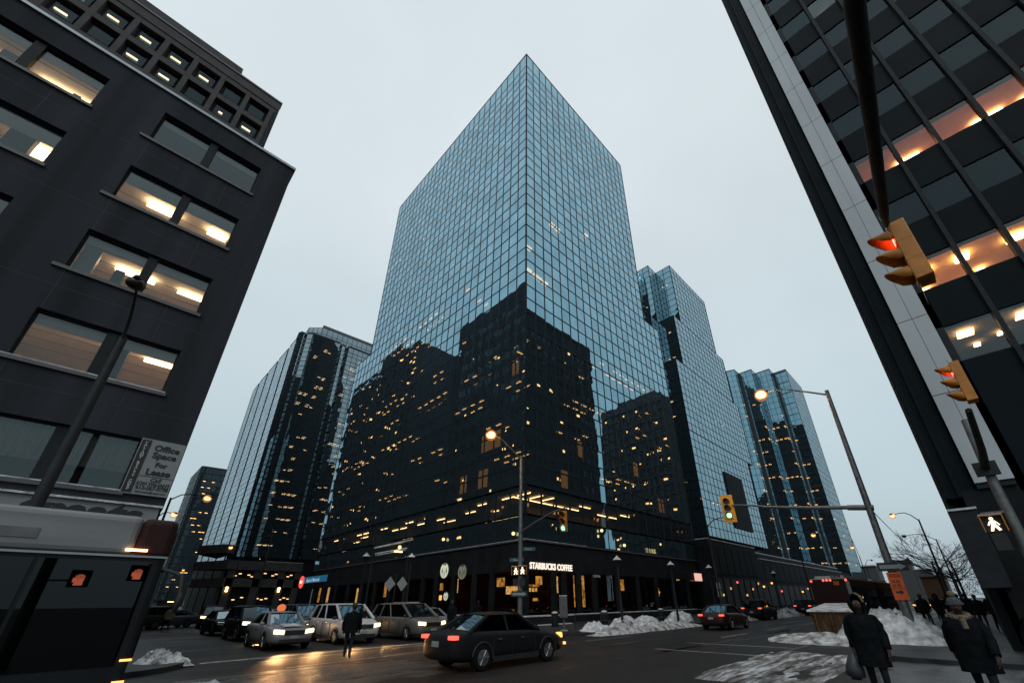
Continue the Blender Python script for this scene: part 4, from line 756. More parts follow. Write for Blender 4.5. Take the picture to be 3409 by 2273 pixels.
def ped_head(parent,c,yaw,sym,off=(0,0,0),s=1.):
    mx=Matrix.Translation(Vector(c)-Vector(off))@Matrix.Rotation(yaw,4,'Z')@Matrix.Scale(s,4)
    h=MB().box((-.2,-.22,-.22),(0,.22,.22)).xf(mx).build('pedestrian_signal','black',parent)
    MB().box((-.2,-.24,.22),(.14,.24,.25)).box((0,-.24,-.22),(.14,-.22,.22)).box((0,.22,-.22),(.14,.24,.22)).xf(mx).build('hood','yellow' if sym!='hand' else 'black',h)
    MB().box((-.2,-.24,.25),(.14,.24,.27)).xf(mx).build('snow_cap','snow',h); b=MB()
    if sym=='walk':
        b.disc((.01,.0,.145),(1,0,0),.045,12)
        for p in ([(-.055,.09),(.06,.09),(.05,-.02),(-.05,-.02)],[(.02,-.02),(-.05,-.02),(-.11,-.19),(-.05,-.19)],[(-.02,-.02),(.05,-.02),(.12,-.17),(.06,-.19)],[(.05,.09),(.075,.06),(.13,-.03),(.10,-.05)],[(-.05,.09),(-.075,.06),(-.12,-.02),(-.09,-.04)]):
            b.add([(.012,y,z) for y,z in p],[tuple(range(len(p)))[::-1]])
    else:
        b.box((.005,-.10,-.17),(.012,.10,.02))
        for i,y in enumerate((-.10,-.045,.01,.065)): b.box((.005,y,.02),(.012,y+.04,.12+.03*(i in(1,2))))
        b.box((.005,.10,-.08),(.012,.15,.05))
    b.xf(mx).build('symbol','walk' if sym=='walk' else 'hand',h); return h
def oneway(parent,c,u,off,wd=.92,ht=.3):
    mx=frame(Vector(c)-Vector(off),u)
    s=MB().box((-wd/2,-ht/2,-.02),(wd/2,ht/2,0)).xf(mx).build('one_way_sign','signblack',parent)
    MB().add([(-wd*.43,-ht*.22,.006),(wd*.2,-ht*.22,.006),(wd*.2,-ht*.38,.006),(wd*.44,0,.006),(wd*.2,ht*.38,.006),(wd*.2,ht*.22,.006),(-wd*.43,ht*.22,.006)],[tuple(range(7))]).xf(mx).build('arrow','signgrey',s); return s
def lampglow(parent,c,off,e):
    l=bpy.data.lights.new('lamp_light','POINT'); l.energy=e; l.color=(1,.50,.18); l.shadow_soft_size=.2; o=bpy.data.objects.new('lamp_light',l); col.objects.link(o); o.parent=parent; o.location=Vector(c)-Vector(off)
# NE corner pole: lamp, signal arm, pedestrian heads, street names, one-way
b0=(17.85,18.9,0); t=thing('signal_pole','tall steel pole before the coffee shop with a lamp, green signal and walk lights','traffic light',b0)
MB().tube([(17.85,18.9,0),(17.85,18.9,10.4)],[.16,.09],14).build('pole','steel',t,b0)
MB().tube([(17.85,18.9,10.15),(16.9,18.9,10.75),(16.1,18.9,11.15),(15.5,18.9,11.28)],[.045,.04,.035,.03],8).build('lamp_arm','steel',t,b0); luminaire(t,(15.4,18.9,11.3),(-1,0,0),True,True,b0); lampglow(t,(15.2,18.9,10.8),b0,260)
MB().tube([(17.85,18.9,5.55),(17.85,17.4,6.05),(17.85,16.2,6.38),(17.85,15.2,6.5)],[.07,.055,.045,.04],8).build('signal_arm','steel',t,b0)
signal_head(t,(17.75,15.35,5.75),R(195),'green',False,b0)
for dy,yw,sy in ((.28,215,'walk'),(-.28,235,'walk')): ped_head(t,(17.85-.1,18.9+dy,3.38),R(yw),sy,b0)
for dy,yw in ((.28,215),(-.28,235)): MB().box((-.1,-.16,-.28),(.02,.16,.12)).xf(Matrix.Translation((-.1,dy,2.85))@Matrix.Rotation(R(yw),4,'Z')).build('lower_signal','black',t)
oneway(t,(17.68,18.78,2.15),(.8,-.6,0),b0)
for z,dx,sh in ((4.6,.45,1),(3.98,-.2,-1)):
    s_=MB().box((-.42,-.1,-.012),(.42,.1,.012)).xf(frame((dx*.9,-dx*.6,z),(.75,-.66,0))).build('street_name_sign',mat('teal_sign',(.01,.07,.10),.5),t)
    textmesh('Kent' if sh>0 else 'Slater',.19,frame((dx*.9-.015,-dx*.6-.015,z-.06),(.75,-.66,0)),.002,.004,'CENTER').build('sign_writing','signgrey',s_)
MB().box((-.13,-.13,.15),(.13,.13,.45)).build('pole_base','rust',t)
# utility box on a post
b0=(21.35,18.7,0); t=thing('utility_box','grey metal utility box on a thin post with a snow line on top','utility box',b0)
bx=MB().box((-.28,-.25,.85),(.28,.25,2.05)).xf(Matrix.Rotation(R(40),4,'Z')).build('box','sill',t); bevel(bx,.03); MB().box((-.27,-.24,2.05),(.27,.24,2.09)).xf(Matrix.Rotation(R(40),4,'Z')).build('snow_cap','snow',t)
MB().tube([(0,0,0),(0,0,.9)],.06,10).build('post','steel',t); MB().box((-.15,-.15,.13),(.15,.15,.2)).build('foot','snow',t); MB().box((-.285,-.02,1.35),(-.295,.02,1.5)).xf(Matrix.Rotation(R(40),4,'Z')).build('latch','black',t)
# SE corner pole
b0=(23.88,2.42,0); t=thing('signal_pole','tall steel pole in the snow pile carrying a long arm, lamp and green signal','traffic light',b0)
MB().tube([b0,(23.88,2.42,11.35)],[.17,.09],14).build('pole','steel',t,b0)
MB().tube([(23.88,2.42,11.1),(23.88,3.2,11.55),(23.88,4.2,12.1),(23.88,5.2,12.3)],[.05,.045,.04,.035],8).build('lamp_arm','steel',t,b0); luminaire(t,(23.88,5.25,12.3),(0,1,0),True,True,b0); lampglow(t,(23.88,5.4,11.8),b0,300)
MB().tube([(23.88,2.42,5.42),(23.88,4.6,5.72),(23.88,6.6,6.06),(23.88,7.3,6.25),(23.88,8.3,6.42)],[.10,.085,.065,.05,.04],10).tube([(23.88,2.25,5.38),(23.88,3.2,5.52)],.125,10).build('signal_arm','steel',t,b0)
signal_head(t,(23.86,8.55,6.27),R(190),'green',True,b0,mk='yellowb')
oneway(t,(23.68,2.32,2.92),(.35,-.94,0),b0,1.05,.34)
s_=MB().box((-.24,-.52,-.015),(.24,.52,0)).xf(frame((23.68-b0[0],2.38-b0[1],2.18),(.35,-.94,0))).build('detour_sign','orange',t)
q=MB()
for (x,y,ww,hh) in [(-.15,.33,.1,.12),(-.02,.33,.1,.12),(.11,.33,.1,.12),(-.13,.12,.11,.1),(.02,.12,.13,.1),(-.14,-.04,.12,.1),(.03,-.04,.12,.1)]: q.box((x-ww*.2,y,.004),(x+ww*.8,y+.025,.006)).box((x-ww*.2,y+hh-.025,.004),(x+ww*.8,y+hh,.006)).box((x-ww*.2,y,.004),(x-ww*.2+.025,y+hh,.006)).box((x+ww*.5,y+.03,.004),(x+ww*.5+.025,y+hh,.006))
q.box((-.24,-.1,.004),(.24,-.085,.006)).add([(-.13,-.27,.006),(.02,-.27,.006),(.02,-.33,.006),(.14,-.23,.006),(.02,-.13,.006),(.02,-.19,.006),(-.13,-.19,.006)],[tuple(range(7))]); q.xf(frame((23.68-b0[0],2.38-b0[1],2.18),(.35,-.94,0))).build('sign_writing','signblack',s_)
MB().tube([(23.8,2.42,6.9),(23.6,2.5,6.5),(23.72,2.45,5.9),(23.6,2.5,5.4),(23.7,2.45,4.9)],.015,6).build('loose_cable','black',t,b0)
# overhead wire
tag(MB().tube([(24,2.4,5.4)]+[(24+36*i/10,2.4+.1*i,5.4+1.2*i/10-2.0*(i/10)*(1-i/10)) for i in range(1,11)],.018,6).build('cable','black'),'thin cable sagging from the steel pole toward the bare trees','cable')
# SE pole with walk signal and near arm
b0=(17.95,-1.25,0); t=thing('signal_pole','steel pole at the right edge with a bright walk signal and red signal arm','traffic light',b0)
MB().tube([b0,(17.95,-1.27,4.7),(17.95,-1.34,6.75)],[.15,.12,.10],14).build('pole','steel',t,b0)
MB().tube([(17.9,-1.25,5.15),(16.6,-1.27,5.45),(14.8,-1.25,6.1)],[.11,.085,.07],10).box((17.7,-1.5,4.95),(17.84,-1.0,5.35)).build('signal_arm','darksteel',t,b0)
signal_head(t,(14.45,-1.28,6.75),R(88),'red',False,b0)
MB().add([(14.38,-1.3,7.3),(14.5,-1.3,7.3),(14.44,-1.28,7.62)],[(0,1,2)]).add([(14.38,-1.3,6.2),(14.5,-1.3,6.2),(14.44,-1.28,5.9)],[(0,1,2)]).build('bracket','yellow',t,b0)
ped_head(t,(17.85,-.86,3.62),R(183),'walk',b0,1.0); MB().box((17.85,-1.25,3.9),(17.95,-.7,3.96)).build('bracket','steel',t,b0); MB().box((17.8,-1.02,2.9),(17.95,-.7,3.38)).build('lower_signal','black',t,b0)
# SW corner pole behind the camera, its arm reaching over the street
b0=(-.9,-1.45,0); t=thing('signal_pole','dark signal arm overhead ending in a yellow traffic light showing red','traffic light',b0)
MB().tube([b0,(-.9,-1.45,6.9)],[.16,.12],12).build('pole','steel',t,b0)
MB().tube([(-.9,-1.4,6.1),(3.39,-.89,6.75),(6.49,-.73,6.78),(7.15,-.75,7.0)],[.10,.088,.062,.04],12).build('signal_arm','darksteel',t,b0)
signal_head(t,(7.26,-.76,6.42),R(88),'red',False,b0,s=.98); MB().add([(7.18,-.74,6.97),(7.32,-.74,6.97),(7.2,-.72,7.3)],[(0,1,2)]).add([(7.21,-.78,5.87),(7.33,-.78,5.87),(7.30,-.76,5.5)],[(0,1,2)]).build('bracket','cap',t,b0)
for x,z in ((-.07,2.53),(1.2,2.73)): pass
ped_head(t,(-.08,-.9,2.52),R(90),'hand',b0); MB().tube([(-.9,-1.4,2.5),(-.08,-1.1,2.5)],.03,6).build('bracket','steel',t,b0)
b0=(1.55,-1.6,0); t=thing('signal_pole','short pole with a hand signal standing behind the viewpoint, mirrored in the bus','traffic light',b0); MB().tube([b0,(1.55,-1.6,3.1)],.07,10).build('pole','steel',t,b0); ped_head(t,(1.25,-1.05,2.73),R(90),'hand',b0); MB().tube([(1.55,-1.6,2.7),(1.25,-1.25,2.7)],.03,6).build('bracket','steel',t,b0)
# NW corner unlit lamp
street_lamp('grey pole with an unlit rounded lamp rising before the dark office block',(-1.5,17.4,0),(-1.5,17.4,9.65),(-1.64,15.75,10.75),False,.13)
# other lamps down the streets
SL=[('lit lamp on a curved arm just right of the lease sign',(2.92,43.6),9.45,(4.9,42.3,9.6)),('small lit lamp just below the curved one by the lease sign',(3.14,52.9),9.4,(4.0,51.5,9.45)),
 ('lit lamp before the chamfered tower podium',(16.98,85),9.4,(14.2,78.6,9.6)),('tall unlit lamp standing before the stone podium',(15.9,65),10.6,(16.9,70.5,10.6)),
 ('lit lamp far up the side street between the towers',(16.7,151),9.5,(16.5,137.5,9.6)),('lit lamp in front of the far sawtooth tower',(77,18.2),9.3,(68.3,14.,9.6)),('small lit lamp at the edge of the far tower',(113,15.9),9.6,(91,13.4,9.6)),
 ('lit lamp on a dark pole right of the one-way arrow',(61.97,2.39),9.4,(58,4.1,9.6)),('unlit lamp small on the skyline above the bus',(140,19),9.6,(136,17,10.2)),('unlit lamp crossing behind the dark pole, right',(86,2.3),9.4,(83,5.4,9.9))]
for lb,(x,y),h_,arm in SL: street_lamp(lb,(x,y,0),(x,y,h_),arm,'unlit' not in lb,.09)
b0=(41,17,0); t=street_lamp('lit lamp peeking out behind the yellow signal head',b0,(41,17,8.3),(42.2,15.0,8.9),True,.09)
for z in (2.6,1.95): MB().box((-.16,-.06,z),(.16,-.03,z+.55)).xf(Matrix.Rotation(R(-60),4,'Z')).build('parking_sign','signgrey',t)
# pedestrian-scale lanterns with snow on their hoods
for i,(lb,x,y,z) in enumerate([('snow-capped lantern left of the red sedan, nearest the coffee shop',25.85,17.5,4.4),('snow-capped lantern above the snow heaps, middle of the row',33.7,17.6,4.45),('snow-capped lantern right above the red sedan',41.3,17.7,4.55),('snow-capped lantern by the awning at the side street',17.2,30.4,5.0),('smaller snow-capped lantern left of the awning',14.8,33.,5.1),('snow-capped lantern far along the street before the podium',60,17.7,4.7)]):
    t=thing('lantern',lb,'street lamp',(x,y,0),group='snow-capped lanterns'); MB().tube([(0,0,0),(0,0,z-.5)],[.1,.06],8).build('post','blackmetal',t)
    MB().tube([(0,0,z-.5),(0,0,z-.15),(0,0,z-.1),(0,0,z+.1)],[.1,.22,.3,.05],12).build('hood','blackmetal',t); MB().tube([(0,0,z-.09),(0,0,z-.03),(0,0,z+.12),(0,0,z+.2)],[.31,.25,.08,.03],12).build('snow_cap','snow',t)
# awning on the side street: lit canopy lamp and frosted beams
b0=(16,31,0); t=thing('bus_shelter_canopy','dark canopy with two snow-frosted beams and an orange lamp before the tower','canopy',b0)
MB().tube([(14.75,31.75,5.5),(17.2,30.5,6.2)],.07,6).tube([(14.85,31.7,5.1),(16.9,30.65,5.58)],.05,6).tube([(14.9,31.68,4.98),(16.85,30.68,5.45)],.04,6).build('snowy_beams','snow',t,b0)
MB().box((14.8,31.8,5.0),(17.2,31.9,6.1)).tube([(17.2,30.9,0),(17.2,30.9,6.1)],.08,8).tube([(14.8,31.9,0),(14.8,31.9,5.4)],.08,8).build('frame','blackmetal',t,b0)
MB().ball((16.35,30.85,5.62),.13,12,8).build('lamp_lens','sodium',t,b0); MB().box((16.0,30.8,5.25),(16.6,30.95,5.32)).build('lamp_tray','wall_lit',t,b0)
b0=(14.6,27.4,0); t=thing('warning_sign','back of two grey diamond signs on a dark post','sign',b0)
for dx in (-.36,.36): MB().add([(dx*.95-.02,-dx*.5,3.35),(dx*.95+.30,-dx*.5-.16,2.9),(dx*.95,-dx*.5,2.45),(dx*.95-.30,-dx*.5+.16,2.9)],[(0,1,2,3),(3,2,1,0)]).build('diamond_plate','signgrey',t)
MB().tube([(0,.1,0),(0,.1,3.5)],.05,8).build('post','blackmetal',t)
# dumpster
b0=(25.6,5.1,0); t=thing('dumpster','rusty wooden-sided dumpster with a snowy lid tilted into the snow pile','dumpster',b0)
MB().add([(-1.55,-.75,.2),(1.6,-.75,.2),(1.6,.75,.2),(-1.55,.75,.2),(-1.75,-.85,1.2),(1.8,-.85,1.45),(1.8,.85,1.45),(-1.75,.85,1.2)],[(0,3,2,1),(4,5,6,7),(0,1,5,4),(1,2,6,5),(2,3,7,6),(3,0,4,7)]).build('body','rust',t)
MB().add([(-1.85,-.9,1.21),(1.85,-.9,1.46),(1.85,.9,1.46),(-1.85,.9,1.21),(-1.85,-.9,1.28),(1.85,-.9,1.53),(1.85,.9,1.53),(-1.85,.9,1.28)],[(0,3,2,1),(4,5,6,7),(0,1,5,4),(1,2,6,5),(2,3,7,6),(3,0,4,7)]).build('snowy_lid','snow',t)
for y in (-.6,0,.6): MB().box((-1.78,y-.05,.15),(-1.60,y+.05,1.2)).build('rib','rust',t)
for x,y in ((-1.3,.6),(-1.3,-.6)): MB().cyl((x,y-.06,.1),(0,1,0),.1,.12,10).build('wheel','rubber',t)
# bare trees at the street end
def bare_tree(label,x,y,h_,seed,group='bare street trees'):
    rn=random.Random(seed); t=thing('bare_tree',label,'tree',(x,y,0),group=group); tr=MB().tube([(0,0,0),(.05,.03,h_*.4),(.0,.1,h_*.62)],[.2,.14,.1],8); tr.build('trunk','bark',t); cr=MB()
    def br(p,d,L,r,n):
        q=p+d*L*.5+Vector((rn.uniform(-.1,.1),rn.uniform(-.1,.1),0))*L; e=q+(d+Vector((0,0,.1)))*L*.5; cr.tube([p,q,e],[r,r*.8,r*.55],4,cap=False)
        if n:
            for k in range(3): 
                dd=(d+Vector((rn.uniform(-1,1),rn.uniform(-1,1),rn.uniform(-.5,.7)))*.75).normalized(); br(p.lerp(e,rn.uniform(.4,1)),dd,L*rn.uniform(.55,.8),r*.6,n-1)
    for k in range(7): a=rn.uniform(0,6.28); br(Vector((.02,.06,h_*rn.uniform(.35,.62))),Vector((math.cos(a),math.sin(a),rn.uniform(.2,.9))).normalized(),h_*.27,.06,4)
    cr.build('crown','bark',t)
for i,(lb,x,y,h_) in enumerate([('bare dark tree behind the dark lamp pole',70,3.0,9.),('bare tree beside the black building, second along',80,1.6,9.5),('bare tree farther along the pavement',98,2.4,9),('bare tree far down the street',120,3.,10)]): bare_tree(lb,x,y,h_,i+3)
for i,(lb,x,y,h_) in enumerate([('dark wooded rise left of the gabled building',330,60,18),('grey tree mass right of the gabled building',300,-2,15)]):
    rn=random.Random(i); t=thing('far_tree',lb,'tree',(x,y,0)); MB().tube([(0,0,0),(0,0,h_*.5)],.5,6).build('trunk','bark',t); c=MB()
    for k in range(1500):
        a=rn.uniform(0,6.28); rr=rn.random()**.5*h_*.75; z=rn.uniform(.15,1)*h_*(1-.5*(rr/h_)**2); p=Vector((rr*math.cos(a),rr*math.sin(a)*1.3,z)); q=p+Vector((rn.uniform(-1,1),rn.uniform(-1,1),rn.uniform(.2,1.3)))
        c.tube([p,q],.07,3,cap=False)
    c.build('crown','treefar',t)
# ---------------------------------------------------------------- vehicles
SPEC={
'sedan':dict(st=[(2.40,.50,.50,.36),(2.34,.66,.72,.24),(2.1,.78,.86,.2),(1.3,.91,.91,.19),(.95,.95,.92,.19),(-.3,.97,.92,.19),(-1.5,1.0,.91,.19),(-2.0,1.0,.88,.22),(-2.32,.93,.78,.27),(-2.40,.62,.62,.36)],base=(1.08,-1.85,.82),roof=(.22,-1.0,.60),H=1.46,bel=.94,wb=1.38,tr=.82,wr=.33,hz=.70,tz=.86),
'minivan':dict(st=[(2.50,.52,.55,.36),(2.44,.74,.80,.22),(2.2,.92,.93,.19),(1.7,1.04,.98,.19),(1.35,1.09,.99,.19),(0,1.1,.99,.19),(-2.1,1.12,.98,.2),(-2.42,1.08,.92,.28),(-2.5,.75,.8,.36)],base=(1.62,-2.42,.92),roof=(.50,-2.12,.72),H=1.76,bel=1.08,wb=1.48,tr=.88,wr=.34,hz=.78,tz=1.0),
'suv':dict(st=[(2.30,.58,.6,.40),(2.25,.86,.82,.28),(2.0,.98,.90,.24),(1.2,1.06,.92,.24),(.9,1.08,.93,.24),(-1.9,1.1,.92,.25),(-2.2,1.06,.86,.32),(-2.28,.7,.75,.42)],base=(1.12,-2.2,.85),roof=(.35,-1.95,.66),H=1.72,bel=1.06,wb=1.32,tr=.82,wr=.36,hz=.86,tz=1.0)}
def car(name,label,x,y,yaw,kind,pm,head=None,tail=None,group=None,detail=True,roofc=None,z=0.):
    S=SPEC[kind]; t=thing(name,label,'minivan' if kind=='minivan' else 'car',(x,y,z),yaw,group)
    vs=[];fs=[];n=0
    for (sx,zt,hw,zb) in S['st']:
        hr=[(0,zb),(hw*.82,zb),(hw*.98,zb+.1),(hw,(zb+zt)*.5+.03),(hw*.985,zt-.12),(hw*.93,zt-.02),(hw*.6,zt+.02),(0,zt+.035)]
        ring=hr+[(-a,b) for a,b in hr[-2:0:-1]]; n=len(ring); vs+=[(sx,a,b) for a,b in ring]
    k=len(S['st'])
    for i in range(k-1):
        for j in range(n): fs.append((i*n+j,(i+1)*n+j,(i+1)*n+(j+1)%n,i*n+(j+1)%n))
    fs+= [tuple(range(n)),tuple(range((k-1)*n,k*n))[::-1]]
    b=MB(); b.add(vs,fs,0,True); o=b.build('body',pm,t); smoothsub(o,1)
    (bx,rx,bw),(tx,trx,tw_),H,bel=S['base'],S['roof'],S['H'],S['bel']
    Bz=bel-.05; Tz=H-.07
    P=[(bx,bw-.06,Bz),(bx,-(bw-.06),Bz),(rx,-(bw-.05),Bz+.03),(rx,bw-.05,Bz+.03),(tx,tw_,Tz),(tx,-tw_,Tz),(trx,-tw_,Tz),(trx,tw_,Tz)]
    # glass with bowed windscreen
    MB().add(P+[(bx+.10,0,Bz),(tx+.07,0,Tz+.01),(rx-.06,0,Bz+.03),(trx-.06,0,Tz+.01)],[(0,8,9,4),(8,1,5,9),(2,10,11,6),(10,3,7,11),(1,2,6,5),(3,0,4,7)]).build('windows','carglass',t)
    m=MB(); w2=tw_+.02
    for i,j in ((0,4),(1,5),(2,6),(3,7)): m.tube([P[i],P[j]],[.075,.06],8)
    for sy in (1,-1):
        fx=(bx+rx)/2+.1; gx=(tx+trx)/2+.05; m.tube([(fx,sy*(bw-.055),Bz),(gx,sy*tw_,Tz)],.04,6); m.tube([(bx,sy*(bw-.06),Bz),(rx,sy*(bw-.05),Bz+.03)],.04,6)
        if kind!='sedan': gx=rx+.95; m.tube([(gx,sy*(bw-.055),Bz),(gx+.1,sy*tw_,Tz)],.045,6)
    xs=[tx+.05,tx-.12,(tx+trx)/2,trx+.12,trx-.05]; ys=[-w2,-w2*.86,-w2*.4,w2*.4,w2*.86,w2]; v=[]
    for a,xx in enumerate(xs):
        for q,yy in enumerate(ys): v.append((xx+(.05 if a==0 else 0)*(1-(yy/w2)**2),yy,Tz-.005+(.075-(.05 if a in(0,4) else 0))*(1-(yy/w2)**4)+(.012 if 0<a<4 else 0)))
    m.add(v,[(a*6+q,(a+1)*6+q,(a+1)*6+q+1,a*6+q+1) for a in range(4) for q in range(5)],0,True); m.build('roof',roofc or pm,t)
    MB().box((rx+.1,-bw+.15,.35),(bx-.25,bw-.15,Bz-.05)).box((bx-1.15,.2,Bz-.1),(bx-1.0,.62,Bz+.32)).box((bx-1.15,-.62,Bz-.1),(bx-1.0,-.2,Bz+.32)).build('seats','black',t)
    wr=S['wr']
    for sx in (1,-1):
        for sy in (1,-1):
            yo=sy*(S['tr']+.10); wx=sx*S['wb']
            w=MB().tube([(wx,yo-sy*.22,wr),(wx,yo-sy*.20,wr),(wx,yo-sy*.03,wr),(wx,yo,wr)],[wr*.9,wr,wr,wr*.92],20).build('wheel','rubber',t)
            r=MB().disc((wx,yo+sy*.003,wr),(0,sy,0),wr*.62,18)
            if detail:
                for q in range(6):
                    a=q*math.pi/3; d=Vector((math.cos(a),0,math.sin(a))); r.tube([Vector((wx,yo+sy*.01,wr)),Vector((wx,yo+sy*.01,wr))+d*wr*.62],.022,5)
            r.build('rim','rim' if detail else 'darksteel',w)
            MB().tube([(wx+ (wr+.05)*math.cos(a),sy*(S['tr']+.088),wr+(wr+.05)*math.sin(a)) for a in [R(v) for v in range(-8,190,18)]],.028,5).build('wheel_arch','black',t)
    fx=S['st'][1][0]; fw=S['st'][1][2]; hz=S['hz']
    for sy in (1,-1):
        a=MB(); a.add([(fx+.02,sy*(fw-.30),hz-.10),(fx+.02,sy*(fw-.30),hz+.07),(fx-.14,sy*(fw+.06),hz+.10),(fx-.12,sy*(fw+.05),hz-.07),(fx+.055,sy*(fw-.30),hz-.09),(fx+.055,sy*(fw-.30),hz+.04),(fx-.10,sy*(fw+.09),hz+.07),(fx-.08,sy*(fw+.085),hz-.06)],[(0,1,2,3),(4,5,6,7),(0,1,5,4),(1,2,6,5),(2,3,7,6),(3,0,4,7)])
        a.build('headlight',head or 'chrome',t)
        bx_=S['st'][-2][0]; bw_=S['st'][-2][2]; tz=S['tz']
        MB().box((bx_-.06,sy*(bw_-.24),tz-.05),(bx_+.12,sy*(bw_+.03),tz+.05)).build('taillight',tail or 'maroon',t)
        mr=MB().ball((bx-.28,sy*(bw+.13),Bz+.10),.11,10,6,sc_=(.6,1,.75)).build('mirror',pm if kind!='minivan' else 'black',t)
        if detail:
            for hx in (.1,-.85): MB().box((hx,sy*(.93 if kind=='sedan' else .985),Bz-.14),(hx+.18,sy*(.955 if kind=='sedan' else 1.01),Bz-.11)).build('door_handle','chrome',t)
    for sy in (1,-1):
        yb=S['st'][4][2]+.004
        MB().box((-S['wb']+.42,sy*(yb-.10),.20),(S['wb']-.42,sy*(yb-.012),.33)).build('sill_trim','black',t)
        if detail:
            for q in (.75,-.22,-1.0): MB().box((q,sy*(yb-.02),.36),(q+.012,sy*(yb+.003),Bz-.12)).build('door_seam','black',t)
            MB().ball((fx-.02,sy*(fw-.22),.36),.07,8,6,sc_=(.5,1,.8)).build('fog_lamp','headb' if head=='head' else 'chrome',t)
    if detail: MB().tube([(bx+.06,.55,Bz+.03),(bx-.16,-.05,Bz+.14)],.012,5).tube([(bx+.07,-.1,Bz+.03),(bx-.14,-.62,Bz+.12)],.012,5).build('wiper','black',t)
    gw=fw-.33; nx=S['st'][0][0]
    g=MB().box((fx-.02,-gw,hz-.12),(nx-.0,gw,hz+.05)); g.build('grille','black',t)
    if detail:
        for q in range(3): MB().box((nx-.01,-gw+.02,hz-.10+q*.055),(nx+.015,gw-.02,hz-.082+q*.055)).build('grille_bar','chrome',t)
    MB().box((fx-.05,-fw*.75,.30),(nx+.01,fw*.75,.42)).build('bumper_opening','black',t)
    MB().box((nx+.0,-.16,.44),(nx+.03,.16,.55)).build('number_plate','signgrey',t); MB().box((S['st'][-1][0]-.03,-.16,.62),(S['st'][-1][0],.16,.76)).build('number_plate','signgrey',t)
    return t
D=R(-90); Q='cars queued on the side street'
sd=car('silver_taxi','silver taxi with orange roof light and snowy bonnet at the head of the queue',7.15,24.0,R(-91),'sedan','silver','head',group=Q)
MB().ball((-.35,0,1.60),.17,12,8,sc_=(.8,1.15,1.)).build('taxi_roof_light',emi('taxi_sign',(1,.26,.1),.75),sd)
MB().add([(1.2+.75*i/6,-.35+.7*j/4+(.1*math.sin(i*2+j)),.975-.04*i/6*2.2+(.0)) for i in range(7) for j in range(5)],[(i*5+j,(i+1)*5+j,(i+1)*5+j+1,i*5+j+1) for i in range(6) for j in range(4)],0,True).build('snow_on_bonnet','snow',sd)
vn=car('white_minivan','white minivan with chrome crossbar grille stopped beside the silver taxi',10.35,24.5,R(-90),'minivan','white','head',group=Q)
MB().box((2.46,-.025,.62),(2.52,.025,.86)).build('grille_badge','chrome',vn)
gv=car('pewter_minivan','pewter minivan with a snow strip on its roof, right of the white minivan',13.6,23.7,R(-86),'minivan','gold','head',group=Q)
MB().box((-.9,-.45,1.775),(.35,.45,1.80)).build('snow_on_roof','snow',gv)
car('dark_hatchback','dark hatchback with one bright headlight showing behind the silver taxi',7.55,30.6,R(-90),'suv','dark','head',group=Q)
car('blue_grey_van','blue-grey minivan with a lit headlight between the taxi and the white minivan',10.5,31.0,R(-90),'minivan','navy','head',group=Q)
car('dark_wagon','dark wagon with a snowy roof edge behind the white minivan',13.9,32.8,R(-90),'suv','dark',None,group=Q,roofc='white')
car('pale_sedan','pale sedan second row behind the dark hatchback',10.6,38.2,R(-90),'sedan','silver','headb',group=Q,detail=False)
car('black_sedan_queued','black sedan with dark glass behind the dark hatchback',7.6,37.2,R(-90),'sedan','dark',None,group=Q,detail=False)
car('brown_wagon','brownish wagon farther back in the middle lane',13.4,42.5,R(-90),'suv','gold',None,group=Q,detail=False)
car('far_suv','dark vehicle with two glaring headlights far up the side street',8.9,48.5,R(-97),'suv','dark','head',group=Q,detail=False)
car('far_silver_sedan','silver sedan with an orange lamp glow beside the glaring headlights',11.2,50.5,R(-90),'sedan','silver','headb',group=Q,detail=False)
car('turning_sedan','dark sedan seen side-on with one headlight, turning far up the side street',6.2,52,R(195),'sedan','navy','headb',group=Q,detail=False)
car('parked_dark_car','dark car with a red roof glint at the far left kerb',3.9,50,R(185),'suv','dark','headb','tail',group=Q,detail=False)
car('parked_silver_car','frosted silver car parked before the planter wall, right of the pewter minivan',17.2,27.2,R(-90),'sedan','silver',None,group=Q,detail=False)
bs=car('black_sedan','black sedan crossing the junction with a red taillight and lit front marker',10.05,11.65,R(1),'sedan','dark','amber','tail')
for x in (2.30,): MB().box((x,-.86,.42),(x+.06,-.78,.5)).build('front_marker','amber',bs)
car('maroon_sedan','dark maroon sedan driving away past the snow bank with both taillights lit',31.2,12.9,R(2),'sedan','maroon',None,'tail')
# ---- buses
def bus(name,label,x,y,yaw,L,pm,band,rear=True,z1=3.1,segs=None,rl=None):
    t=thing(name,label,'bus',(x,y,0),yaw); W_=1.28; h0=.32
    o=MB().box((-L,-W_,h0),(0,W_,z1-.55)).build('body','busdark' if rl is None else pm,t); bevel(o,.08,3)
    o=MB().box((-L+.01,-W_-.012,z1-.62),(-.45,W_+.012,z1)).build('roof_band',band,t); bevel(o,.1,3)
    o=MB().box((-.46,-W_-.014,z1-.66),(.02,W_+.014,z1-.02)).build('roof_end','busred',t); bevel(o,.1,3)
    for sy in (-1,1):
        x0=-L+.7; i=0
        while x0<-.6:
            x1=min(x0+1.45,-.14); f=MB().box((x0+.025,sy*(W_+.012),.95),(x1-.025,sy*(W_-.01),z1-.70)).build('window','busglass',t); x0=x1; i+=1
        for wx in (-1.9 if rl is None else -1.6,-L+2.6):
            w=MB().tube([(wx,sy*(W_-.25),.48),(wx,sy*(W_-.22),.48),(wx,sy*(W_+.0),.48),(wx,sy*(W_+.02),.48)],[.43,.48,.48,.44],20).build('wheel','rubber',t); MB().disc((wx,sy*(W_+.025),.48),(0,sy,0),.28,16).build('rim','rim',w)
    return t,W_
nb_,W_=bus('city_bus','white-topped city bus close by on the left with dark windows and an amber marker',.88,10.9,0,12.3,'busdark','busw')
